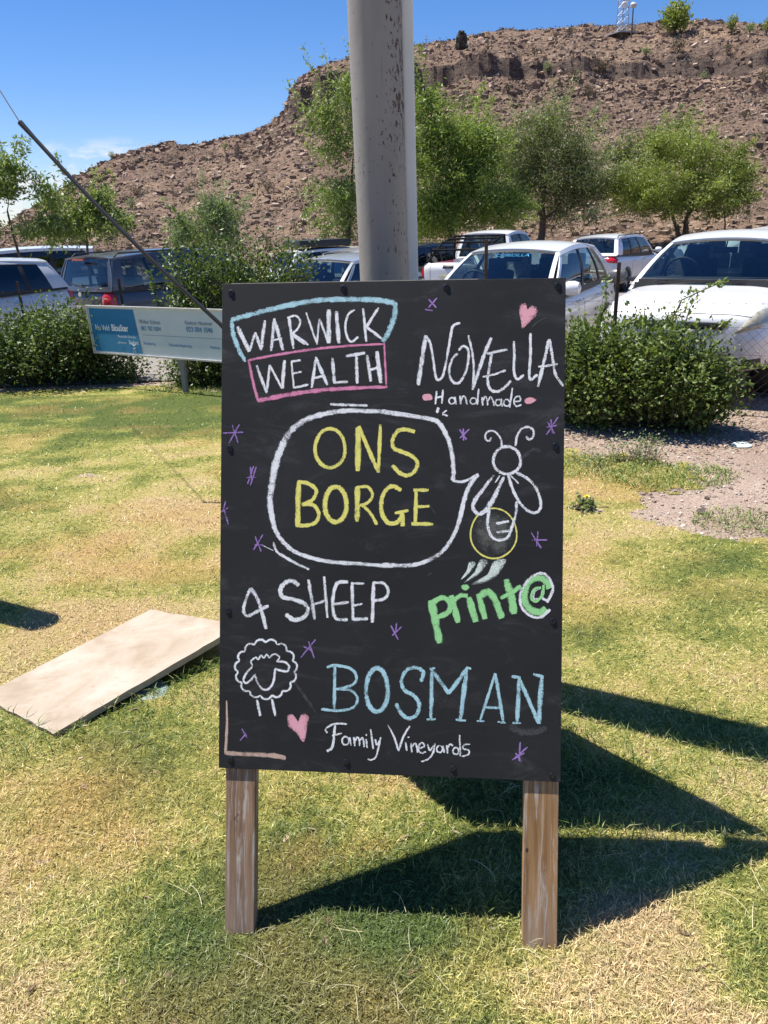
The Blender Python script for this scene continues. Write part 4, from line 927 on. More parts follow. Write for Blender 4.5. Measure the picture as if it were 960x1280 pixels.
c_.stroke('D', [(635, 383), (655, 450), (690, 520), (730, 562), (772, 576), (799, 550), (796, 500), (770, 440), (730, 400), (672, 368)], 16)
c_.stroke('D', [(546, 515), (531, 600), (530, 650), (552, 700), (590, 716), (632, 700), (656, 640), (675, 570), (676, 518)], 16).L('D', 15, [(572, 631), (638, 618)], [(574, 677), (638, 668)]).done('chalk_bee', 'w', 'white chalk drawing of a flying bee')
C().fill('D', [(436, 826), (468, 832), (448, 872), (390, 922), (420, 872)]).fill('D', [(492, 815), (532, 826), (495, 882), (408, 935), (458, 882)]).fill('D', [(562, 822), (625, 818), (575, 900), (505, 936), (444, 940), (520, 900)]).done('chalk_streak', 'm', 'pale chalk streaks under the bee')
c_ = C(); c_.stroke('F', [(240, 205), (262, 310), (285, 425)], 38).stroke('F', [(240, 222), (300, 192), (338, 222), (326, 268), (262, 296)], 26).stroke('F', [(343, 180), (380, 320)], 30).stroke('F', [(352, 215), (388, 182), (428, 184)], 22).stroke('F', [(432, 190), (470, 316)], 34)
c_.fill('F', [(395, 130), (422, 124), (436, 140), (418, 156), (398, 148)]).stroke('F', [(482, 172), (516, 302)], 31).stroke('F', [(490, 188), (530, 163), (565, 200), (602, 298)], 36).stroke('F', [(622, 98), (650, 190), (664, 276)], 36).stroke('F', [(595, 196), (660, 160), (700, 132)], 22)
c_.ell('F', 785, 178, 68, 88, 34, 18, 0.9, 5.9); c_.stroke('F', [(802, 140), (768, 150), (752, 190), (775, 212), (808, 180), (815, 130)], 14); c_.done('chalk_lettering', 'g', 'green chalk word print@')
c_ = C(); c_.stroke('F', [(832, 218), (862, 150), (842, 92), (805, 68), (748, 92), (700, 160), (700, 232), (742, 282), (800, 292), (848, 252)], 15).stroke('F', [(815, 128), (808, 190), (842, 212)], 13).stroke('F', [(800, 145), (772, 160), (764, 196), (790, 198)], 8).done('chalk_outline', 'w', 'white chalk outline of the @ sign')
c_ = C(); c_.L('E', 19, [(655, 562), (652, 802)]).stroke('E', [(612, 572), (660, 562), (740, 580), (770, 620), (750, 665), (660, 690)], 17).stroke('E', [(660, 688), (740, 695), (776, 740), (752, 786), (680, 803), (582, 796)], 17).ell('E', 880, 693, 58, 116, 27)
c_.stroke('F', [(190, 622), (200, 572), (160, 549), (113, 565), (90, 620), (105, 665), (150, 690), (180, 735), (166, 790), (125, 808), (85, 780), (62, 732)], 21)
c_.L('F', 21, [(245, 558), (240, 812)]).L('F', 23, [(245, 562), (332, 682)], [(330, 682), (428, 550)]).L('F', 25, [(422, 555), (390, 818)]).L('F', 14, [(218, 815), (264, 812)], [(366, 815), (418, 820)], [(234, 556), (262, 552)], [(418, 548), (445, 556)])
c_.L('F', 16, [(568, 578), (490, 822)]).L('F', 19, [(568, 580), (610, 832)]).L('F', 14, [(520, 752), (602, 756)]).L('F', 10, [(474, 822), (512, 822)], [(580, 826), (622, 832)])
c_.L('F', 17, [(652, 595), (698, 601)], [(762, 584), (814, 596)]).L('F', 23, [(690, 600), (680, 832)]).L('F', 21, [(690, 602), (790, 834)]).L('F', 27, [(806, 592), (790, 836)]).L('F', 12, [(656, 832), (700, 832)]).done('chalk_lettering', 'b', 'pale blue chalk word BOSMAN')
c_ = C(); c_.stroke('E', [(720, 875), (680, 872), (640, 878), (606, 902), (615, 922)], 12).stroke('E', [(656, 880), (650, 950), (640, 1000), (613, 1020)], 15).L('E', 10, [(640, 937), (692, 924)]).ell('E', 712, 964, 18, 22, 10).L('E', 10, [(734, 945), (742, 990)], [(756, 944), (762, 992)], [(762, 965), (776, 945), (786, 962), (788, 992)], [(786, 966), (800, 948), (808, 962), (812, 998)], [(822, 955), (828, 1002)], [(820, 930), (826, 936)])
c_.L('E', 11, [(846, 903), (860, 1008)]).L('E', 10, [(870, 955), (880, 985), (896, 960)], [(900, 945), (888, 1000), (874, 1050), (850, 1066), (830, 1062)])
c_.L('F', 11, [(20, 843), (50, 900), (75, 975)], [(132, 848), (100, 900), (75, 975)]).L('F', 10, [(110, 930), (117, 974)], [(124, 902), (126, 908)], [(138, 935), (142, 982)], [(141, 955), (158, 937), (168, 955), (172, 984)], [(180, 962), (206, 950), (196, 934), (178, 946), (177, 975), (195, 986), (214, 978)])
c_.L('F', 10, [(222, 940), (234, 972), (252, 948)], [(260, 934), (250, 985), (225, 1016), (190, 1030)]).ell('F', 284, 965, 15, 17, 9).L('F', 10, [(300, 948), (308, 984)], [(320, 945), (326, 988)], [(325, 958), (338, 941), (352, 948)], [(386, 893), (390, 1002)]).ell('F', 367, 975, 15, 17, 9).stroke('F', [(440, 940), (410, 944), (404, 962), (432, 972), (430, 992), (398, 1003)], 10).done('chalk_lettering', 'w', 'white chalk words Family Vineyards')
C().stroke('E', [(78, 750), (80, 880), (72, 1032)], [8, 13, 18]).stroke('E', [(68, 1030), (200, 1036), (320, 1042), (394, 1056)], 27).done('chalk_corner', 'n', 'tan chalk corner line at the lower left of the board')
c_ = C(); c_.stroke('B', [(748, 292), (782, 262), (822, 244)], 10).stroke('F', [(215, 85), (245, 65)], 7).stroke('F', [(640, 850), (720, 880), (830, 860)], 45).stroke('D', [(700, 300), (760, 255), (800, 262)], 26).stroke('D', [(235, 540), (262, 580)], 10).stroke('E', [(440, 650), (560, 820)], 20).done('chalk_smudge', 'f')['kind'] = 'stuff'

# ================================================================== POLE WITH CONDUIT
t = NT('weathered_pole_paint'); P = t.obj()
c = t.ramp(t.noise(t.scale(P, (1, 1, 0.25)), 7, 5, 0.6), [(0.3, (0.235, 0.215, 0.195)), (0.7, (0.325, 0.30, 0.27))])
rim = t.noise(t.scale(P, (1, 1, 0.5)), 95, 3, 0.7); reg = t.noise(P, 4.5, 3, 0.6)
sep = t.n('ShaderNodeSeparateXYZ', Vector=P); right = t.math('MULTIPLY', t.step(sep.outputs['X'], -0.03, 0.07), 0.10)
spots = t.step(t.math('ADD', t.math('ADD', rim, t.math('MULTIPLY', t.math('SUBTRACT', reg, 0.5), 0.34)), right), 0.655, 0.70)
c = t.mix(spots, c, (0.07, 0.030, 0.018, 1))
str_ = t.math('MULTIPLY', t.step(t.noise(t.scale(P, (1, 1, 0.04)), 40, 3, 0.6), 0.66, 0.72), 0.35)
c = t.mix(str_, c, (0.14, 0.075, 0.05, 1))
t.set(Base_Color=c, Roughness=0.55, Metallic=0.0, Specular_IOR_Level=0.45); t.bump(t.noise(P, 45, 4), 0.35, 0.002); MAT['pole'] = t.m
px0 = at(479, 347, 2.48); pole = empty('steel_pole', (float(px0[0]) + 0.003, 2.48, 0), 0, 'grey rust flecked steel pole rising behind the chalkboard', 'pole')
pm_ = MB(); nn = 40; prof = [(0.0765, -0.3), (0.0765, 0.0), (0.0765, 1.2), (0.077, 1.8), (0.0775, 2.4), (0.0775, 4.2)]
pm_.lathe(prof, nn); pm_.build('shaft', MAT['pole'], pole, smooth=True)
pc = MB(); pc.lathe([(0.0, 4.2), (0.08, 4.2), (0.08, 4.22), (0.02, 4.26), (0.0, 4.262)], 24); pc.build('cap', MAT['pole'], pole, smooth=True)
white_pvc = simple('white_conduit', (0.80, 0.79, 0.75), 0.55, var=0.06, scale=5)
cd = MB(); cd.box((0.0935, 0.040, 2.1), (0.033, 0.050, 4.2)); o = cd.build('conduit', white_pvc, pole, bevel=0.004); o['label'] = 'pale square conduit fixed along the pole'
br_ = MB()
for z_ in (0.4, 1.1, 3.4): br_.lathe([(0.0785, z_ - 0.01), (0.080, z_ - 0.01), (0.080, z_ + 0.01), (0.0785, z_ + 0.01)], 30); br_.box((0.088, 0.05, z_), (0.03, 0.03, 0.02))
br_.build('strap', simple('strap_steel', (0.3, 0.3, 0.3), 0.4, 0.7), pole)['kind'] = 'stuff'

# ================================================================== STONE SLAB, COVERS, POST
t = NT('sandstone_slab'); P = t.obj()
c = t.ramp(t.noise(P, 4, 6, 0.62, 0.6), [(0.3, (0.29, 0.225, 0.16)), (0.5, (0.385, 0.32, 0.25)), (0.72, (0.46, 0.41, 0.345))])
c = t.mix(t.math('MULTIPLY', t.step(t.noise(t.scale(P, (2, 5, 1)), 7, 6, 0.75, 0.8), 0.52, 0.70), 0.6), c, (0.29, 0.21, 0.14, 1))
t.set(Base_Color=c, Roughness=0.9, Specular_IOR_Level=0.2); t.bump(t.noise(P, 30, 6, 0.7), 0.5, 0.003)
slab_top = [Vector(p) for p in SL]; cen_ = sum(slab_top, Vector()) / 4
N_ = 22; W1 = 10; V_, F_ = [], []
for side in (0, 1):
    for i in range(N_ + 1):
        for j in range(W1 + 1):
            u, v = i / N_, j / W1
            p = (slab_top[0] * (1 - u) + slab_top[1] * u) * (1 - v) + (slab_top[3] * (1 - u) + slab_top[2] * u) * v
            e_ = (random.uniform(-1, 1) * 0.004 if i in (0, N_) or j in (0, W1) else 0)
            V_.append(p - cen_ + Vector((e_, e_ * 0.6, random.uniform(-1, 1) * 0.0008 - side * 0.026)))
q = (N_ + 1) * (W1 + 1); ix = lambda i, j, s_=0: s_ * q + i * (W1 + 1) + j
for i in range(N_):
    for j in range(W1): F_ += [(ix(i, j), ix(i + 1, j), ix(i + 1, j + 1), ix(i, j + 1)), (ix(i, j, 1), ix(i, j + 1, 1), ix(i + 1, j + 1, 1), ix(i + 1, j, 1))]
for i in range(N_): F_ += [(ix(i, 0), ix(i, 0, 1), ix(i + 1, 0, 1), ix(i + 1, 0)), (ix(i, W1), ix(i + 1, W1), ix(i + 1, W1, 1), ix(i, W1, 1))]
for j in range(W1): F_ += [(ix(0, j), ix(0, j + 1), ix(0, j + 1, 1), ix(0, j, 1)), (ix(N_, j), ix(N_, j, 1), ix(N_, j + 1, 1), ix(N_, j + 1))]
sb_ = MB(); sb_.add(V_, F_); o = sb_.build('stone_slab', t.m); o.location = cen_
tag(o, 'long pale sandstone slab lying on the lawn left of the chalkboard', 'slab')
def cover(p, r, label, tilt=0.0, lid=(0.52, 0.60, 0.55)):
    root = empty('valve_cover', tuple(p), 0, label, 'cover', 'green valve covers')
    g_ = simple('faded_green_plastic', (0.13, 0.19, 0.165), 0.6, var=0.25, scale=30, bump=0.3)
    b_ = MB(); b_.lathe([(r, -0.05), (r, 0.012), (r * 0.96, 0.02)], 28); b_.build('rim', g_, root, smooth=True)
    b_ = MB(); b_.lathe([(r * 0.93, 0.014), (r * 0.93, 0.026), (r * 0.88, 0.030), (r * 0.5, 0.033), (0.001, 0.034)], 28); b_.build('lid', simple('pale_green_lid', lid, 0.6, var=0.15, scale=25, bump=0.3), root, smooth=True)
    b_ = MB(); b_.box((0, 0, 0.036), (r * 0.35, r * 0.12, 0.006)); b_.build('handle', g_, root)
    root.rotation_euler = (tilt, 0, 0.3); return root
cover(gnd(927, 560, -0.014), 0.075, 'round pale green valve cover on the gravel at the right edge')
cover(gnd(188, 872, -0.022), 0.075, 'round green valve cover half under the long edge of the stone slab', 0.1, (0.17, 0.235, 0.21))
po = empty('timber_post', (-2.32, 3.33, 0), 0, 'round timber post just beyond the left edge, casting the dark shadow tip on the lawn', 'post')
b_ = MB(); b_.lathe([(0.085, -0.3), (0.085, 0), (0.082, 1.9), (0.07, 1.93)], 20); b_.build('shaft', MAT['wood'], po, smooth=True)
b_ = MB(); b_.lathe([(0.07, 1.93), (0.06, 1.945), (0.0, 1.95)], 20); b_.build('cap', MAT['wood2'], po, smooth=True)
# small dark stones and clods on the gravel tongue
ds = simple('dark_stone', (0.09, 0.07, 0.06), 0.9, var=0.3, scale=60)
for px_, py_, s_, lb in [(876, 642, 0.032, 'small dark stone at the edge of the gravel tongue, the larger one'), (884, 624, 0.018, 'small dark pebble just behind the larger dark stone')]:
    V, F = stones(np.array([[0, 0, s_ * 0.3]]), np.array([s_]), 0.8); o = np_mesh('stone', V, F, ds); o.location = gnd(px_, py_); tag(o, lb, 'stone')

# ================================================================== GUY WIRE WITH SLEEVE
s = 0.927
topS = Vector((-2.245 * s, 5.42 * s, 1.6 + 0.665 * s)); botS = Vector(at(275, 405, 4.62)); anch = botS + (botS - topS) * 0.86; anch.z = float(terr(anch.x, anch.y))
gw = empty('guy_wire', tuple(anch), 0, 'black sleeved stay wire slanting from the sky at the left down behind the chalkboard', 'stay wire')
rl = lambda p: Vector(p) - anch
steel = simple('galvanised_wire', (0.10, 0.10, 0.105), 0.5, 0.6)
b_ = MB(); up_ = Vector(at(-60, 18, 5.9)); b_.tube([rl(topS), rl(lerpv(topS, up_, 0.6)), rl(topS + (up_ - topS) * 3.5)], 0.0042, 6); b_.build('wire', steel, gw)
b_ = MB(); pts = []
for q in np.linspace(0, 1, 14):
    p = lerpv(topS, botS, q); sag = math.sin(q * math.pi) * 0.03; pts.append(rl(p + Vector((-0.6, 0, -0.55)) * sag))
for q in (0.5, 1.0): pts.append(rl(lerpv(botS, anch, q)))
b_.tube(pts, [0.017] + [0.0125] * (len(pts) - 1), 10); b_.build('sleeve', simple('black_rubber_sleeve', (0.022, 0.02, 0.02), 0.45, var=0.2), gw, smooth=True)

# ================================================================== ADVERTISING SIGN
def text_mesh(s_, size, mat, parent, loc, bold=0.0, name='lettering', sx=1.0, align='LEFT', shear=0.0):
    cu = bpy.data.curves.new('t', 'FONT'); cu.body = s_; cu.size = size * (1.14 if name == 'lettering' else 1.0); cu.align_x = align; cu.offset = bold; cu.shear = shear; cu.extrude = 0.0003
    tmp = bpy.data.objects.new('t', cu); col.objects.link(tmp); dg = bpy.context.evaluated_depsgraph_get()
    me = bpy.data.meshes.new_from_object(tmp.evaluated_get(dg)); bpy.data.objects.remove(tmp); bpy.data.curves.remove(cu)
    me.materials.clear(); me.transform(Matrix.Rotation(math.radians(90), 4, 'X') @ Matrix.Diagonal((sx, 1, 1, 1)))
    o = mesh_obj(name, me, mat, parent); o.location = loc; return o
tl = Vector(at(108, 383, 9.35)); tr_ = Vector(at(277, 379, 8.25)); bl_ = Vector(at(118, 440, 9.35)); dxy = (tr_ - tl); dxy.z = 0
SWv = dxy.length; yaw_ = math.atan2(dxy.y, dxy.x); SH = tl.z - bl_.z; FULL = SWv * 1.62
signo = empty('advertising_sign', (tl.x, tl.y, bl_.z), yaw_, 'low blue and white advertising board on a grey post in front of the hedge', 'sign')
wht = simple('sign_white', (0.60, 0.64, 0.63), 0.6, var=0.05, scale=3); blu = simple('sign_blue', (0.004, 0.17, 0.36), 0.6, var=0.1, scale=4); frm = simple('sign_frame', (0.55, 0.53, 0.50), 0.4, 0.3)
txd = simple('sign_grey_ink', (0.17, 0.24, 0.33), 0.5); txb = simple('sign_blue_ink', (0.06, 0.22, 0.42), 0.5); txw = simple('sign_white_ink', (0.85, 0.87, 0.88), 0.5)
b_ = MB(); b_.box((FULL / 2, 0.012, SH / 2), (FULL, 0.02, SH)); b_.build('panel', wht, signo)
bw = SWv * 0.375
b_ = MB(); b_.add([(0.03, -0.0006, 0.02), (bw + 0.035, -0.0006, 0.02), (bw - 0.02, -0.0006, SH - 0.02), (0.03, -0.0006, SH - 0.02)], [(0, 1, 2, 3)]); b_.build('blue_field', blu, signo)
b_ = MB(); b_.add([(0.14, -0.0012, 0.022), (bw + 0.033, -0.0012, 0.022), (bw + 0.008, -0.0012, SH * 0.42), (0.10, -0.0012, SH * 0.42)], [(0, 1, 2, 3)]); b_.build('light_blue_field', simple('sign_light_blue', (0.03, 0.25, 0.46), 0.4), signo)
for c0, sz_ in (((FULL / 2, 0.008, SH + 0.004), (FULL + 0.02, 0.036, 0.02)), ((FULL / 2, 0.008, -0.004), (FULL + 0.02, 0.036, 0.02)), ((0.0, 0.008, SH / 2), (0.024, 0.034, SH - 0.012)), ((FULL, 0.008, SH / 2), (0.024, 0.034, SH - 0.012))):
    b_ = MB(); b_.box(c0, sz_); b_.build('frame', frm, signo, bevel=0.002)
y_ = -0.003
text_mesh('Nu Veld', 0.084, txw, signo, (0.095, y_, SH * 0.50), 0.0, sx=0.78); text_mesh('BlouSter', 0.094, txw, signo, (bw * 0.47, y_, SH * 0.50), 0.0022, sx=0.76)
text_mesh('Finansiële Dienste', 0.036, txw, signo, (bw * 0.95, y_, SH * 0.36), align='RIGHT'); text_mesh(''.join(['geborg deur']), 0.026, txw, signo, (bw * 0.74, y_, SH * 0.235), align='RIGHT'); text_mesh('Sanlam', 0.055, txw, signo, (bw * 0.99, y_, SH * 0.23), 0.001, align='RIGHT', sx=0.9)
b_ = MB()   # small line figure with raised arms
for a_, c0 in (((0, 0), (0.02, 0.05)), ((0.04, 0.0), (0.02, 0.05)), ((0.02, 0.05), (0.022, 0.085)), ((0.022, 0.08), (-0.01, 0.105)), ((0.022, 0.08), (0.055, 0.10)), ((0.0, 0.05), (0.05, 0.06))):
    b_.tube([(bw * 0.86 + a_[0], y_, 0.025 + a_[1]), (bw * 0.86 + c0[0], y_, 0.025 + c0[1])], 0.0025, 5)
b_.lathe([(0.009, -0.001), (0.009, 0.001)], 12, 'Y', (bw * 0.86 + 0.024, y_, 0.125)); b_.build('logo', txw, signo)
x1 = SWv * 0.40; x2 = SWv * 0.735
text_mesh('Weber Scheun', 0.058, txd, signo, (x1, y_, SH * 0.68), sx=0.85); text_mesh('082 782 0004', 0.060, txb, signo, (x1 + 0.015, y_, SH * 0.54), sx=0.85)
text_mesh('Kantoor Nommer', 0.056, txd, signo, (x2, y_, SH * 0.70), sx=0.85); text_mesh('023 004 1046', 0.070, txb, signo, (x2 + 0.01, y_, SH * 0.56), 0.0006, sx=0.88)
text_mesh('Versekering', 0.040, txb, signo, (x1 + 0.02, y_, SH * 0.24), sx=0.9); text_mesh('Finansiële Beplanning', 0.040, txb, signo, (SWv * 0.60, y_, SH * 0.24), sx=0.9); text_mesh('Mediese', 0.040, txb, signo, (SWv * 0.89, y_, SH * 0.24), sx=0.9)
text_mesh('Kontak ons gerus', 0.05, txd, signo, (SWv * 1.15, y_, SH * 0.6))
b_ = MB(); b_.box(((x1 + FULL) / 2, -0.001, SH * 0.445), (FULL - x1 - 0.05, 0.001, 0.004)); b_.build('rule', txd, signo)
pf = gnd(226, 489); lp_ = Matrix.Rotation(-yaw_, 3, 'Z') @ (Vector(pf) - Vector(signo.location)); grey = simple('sign_post_grey', (0.20, 0.205, 0.205), 0.5, 0.2, var=0.1)
for X0 in (SWv * 0.655,):
    b_ = MB(); z0 = lp_.z - 0.05
    b_.add([(X0 - 0.075, 0.022, 0.0), (X0 + 0.075, 0.022, 0.0), (X0 + 0.075, 0.062, 0.0), (X0 - 0.075, 0.062, 0.0), (X0 - 0.032, 0.022, -0.11), (X0 + 0.038, 0.022, -0.11), (X0 + 0.038, 0.062, -0.11), (X0 - 0.032, 0.062, -0.11),
            (X0 - 0.022, 0.022, z0), (X0 + 0.03, 0.022, z0), (X0 + 0.03, 0.062, z0), (X0 - 0.022, 0.062, z0)], [(0, 1, 5, 4), (1, 2, 6, 5), (2, 3, 7, 6), (3, 0, 4, 7), (4, 5, 9, 8), (5, 6, 10, 9), (6, 7, 11, 10), (7, 4, 8, 11), (0, 3, 2, 1), (8, 9, 10, 11)])
    b_.build('post', grey, signo)
b_ = MB(); b_.box((FULL * 0.94, 0.045, (SH + z0) / 2), (0.05, 0.04, SH - z0)); b_.build('post', grey, signo)

# ================================================================== WIRE FENCE
rusty = simple('rusty_fence_steel', (0.085, 0.055, 0.042), 0.75, 0.3, var=0.4, scale=25, bump=0.3)
fence = empty('wire_fence', (0, 0, 0), 0, 'barbed wire fence with thin rusty posts between the hedge and the parked cars', 'fence')
FP = [(-110, 382, 10.1, 370), (20, 375, 10.35, 352), (148, 382, 10.3, 348), (520, 400, 9.0, 318), (608, 392, 8.0, 300), (774, 392, 7.1, 328), (1120, 420, 5.9, 300)]
tops = []
for px_, py_, Y_, pt in FP:
    a_ = at(px_, pt, Y_); z0 = float(terr(a_[0], a_[1])); top = Vector(a_); 
    if px_ == 20: b2 = Vector((top.x + 0.02, top.y, z0))
    else: b2 = Vector((top.x, top.y, z0))
    b_ = MB(); b_.box(((top.x + b2.x) / 2, Y_, (top.z + z0) / 2), (0.034, 0.012, top.z - z0)); b_.box(((top.x + b2.x) / 2, Y_ + 0.014, (top.z + z0) / 2), (0.010, 0.026, top.z - z0))
    b_.build('fence_post', rusty, fence); tops.append((top, z0))
def wire_run(hs, name, r_=0.0016, barbs=False):
    b_ = MB()
    for i in range(len(tops) - 1):
        (a_, za), (c0, zc) = tops[i], tops[i + 1]
        p0 = Vector((a_.x, a_.y - 0.01, za + hs)); p1 = Vector((c0.x, c0.y - 0.01, zc + hs)); L = (p1 - p0).length
        pts = [p0.lerp(p1, q) + Vector((0, 0, -0.02 * math.sin(q * math.pi) + 0.004 * math.sin(q * 40))) for q in np.linspace(0, 1, 14)]
        b_.tube(pts, r_, 4, cap=False)
        if barbs:
            for k_ in range(int(L / 0.13)):
                q = (k_ + 0.5) * 0.13 / L; m_ = p0.lerp(p1, q) + Vector((0, 0, -0.02 * math.sin(q * math.pi)))
                b_.tube([m_ + Vector((-0.012, 0, -0.014)), m_ + Vector((0.012, 0, 0.014))], 0.0012, 3); b_.tube([m_ + Vector((0.012, 0.004, -0.014)), m_ + Vector((-0.012, 0.004, 0.014))], 0.0012, 3)
    return b_.build(name, rusty, fence)
for h_, bb in ((1.16, True), (0.98, True), (0.78, True), (0.55, False)): wire_run(h_, 'wire', barbs=bb)
b_ = MB()   # diamond mesh of the lower part, right hand bays
for i in range(len(tops) - 2, len(tops) - 1):
    (a_, za), (c0, zc) = tops[i], tops[i + 1]; L = ((c0 - a_).xy).length; H_ = 0.78; nW = int(L / 0.075)
    for k_ in range(-int(H_ / 0.075), nW):
        for sg in (0, 1):
            pts = []
            for j in range(0, int(H_ / 0.075) + 1):
                x_ = (k_ + j) * 0.075 if sg == 0 else (k_ + int(H_ / 0.075) - j) * 0.075
                if 0 <= x_ <= L:
                    q = x_ / L; pts.append(Vector((a_.x + (c0.x - a_.x) * q, a_.y + (c0.y - a_.y) * q, za + (zc - za) * q + j * 0.075)))
            if len(pts) > 1: b_.tube(pts, 0.0011, 3, cap=False)
o = b_.build('wire_mesh', rusty, fence)
# ================================================================== CARS
def paint(name, c, met=0.0, rough=0.35):
    t = NT(name); n = t.noise(t.obj(), 3.0, 4, 0.6); z = t.n('ShaderNodeSeparateXYZ', Vector=t.obj()).outputs['Z']
    dust = t.math('MULTIPLY', t.step(z, 0.75, 0.25), 0.45)
    cc = t.mix(dust, t.mix(t.math('MULTIPLY', n, 0.10), c, (0.45, 0.40, 0.33, 1)), (0.36, 0.31, 0.26, 1))
    t.set(Base_Color=cc, Roughness=rough, Metallic=met, Coat_Weight=0.8, Coat_Roughness=0.06); return t.m
def glass(name, tint, dark=1.0):
    t = NT(name); tr = t.n('ShaderNodeBsdfTransparent', Color=tint); gl = t.n('ShaderNodeBsdfGlossy', Color=(0.95, 0.97, 1, 1), Roughness=0.02)
    lw = t.n('ShaderNodeLayerWeight', Blend=0.35).outputs['Fresnel']
    mx = t.n('ShaderNodeMixShader', Fac=t.n('ShaderNodeClamp', i0=t.math('ADD', t.math('MULTIPLY', lw, 0.8), 0.05)).outputs[0]); t.link(tr.outputs[0], mx.inputs[1]); t.link(gl.outputs[0], mx.inputs[2])
    t.link(mx.outputs[0], t.out.inputs['Surface']); return t.m
PM = {'white': paint('white_car_paint', (0.74, 0.745, 0.75, 1)), 'silver': paint('silver_car_paint', (0.42, 0.44, 0.46, 1), 0.5), 'blue': paint('grey_blue_car_paint', (0.062, 0.070, 0.086, 1), 0.2), 'pearl': paint('pearl_car_paint', (0.62, 0.63, 0.64, 1), 0.1), 'black': paint('black_car_paint', (0.015, 0.016, 0.02, 1)), 'navy': paint('navy_car_paint', (0.03, 0.05, 0.09, 1), 0.3)}
GM = {'clear': glass('car_glass', (0.62, 0.74, 0.72, 1)), 'tint': glass('tinted_car_glass', (0.10, 0.115, 0.12, 1))}
blk = simple('black_trim', (0.02, 0.02, 0.021), 0.5, var=0.2); rub = simple('tyre_rubber', (0.022, 0.021, 0.02), 0.85, var=0.2); rimm = simple('alloy', (0.45, 0.45, 0.46), 0.3, 0.8)
redl = simple('red_tail_lens', (0.50, 0.012, 0.018), 0.15, coat=1.0, var=0.25, scale=30); clrl = simple('clear_lamp_lens', (0.36, 0.34, 0.26), 0.12, coat=1.0, var=0.3, scale=18); chrome = simple('chrome', (0.65, 0.65, 0.66), 0.12, 1.0)
seatm = simple('seat_fabric', (0.055, 0.06, 0.07), 0.9, var=0.2, scale=20); seatl = simple('light_seat_fabric', (0.20, 0.21, 0.22), 0.9, var=0.2, scale=20); cabm = simple('cabin_plastic', (0.03, 0.032, 0.036), 0.6); plate_m = simple('number_plate', (0.65, 0.62, 0.45), 0.5)
def lp(a, b, q): return a + (b - a) * q

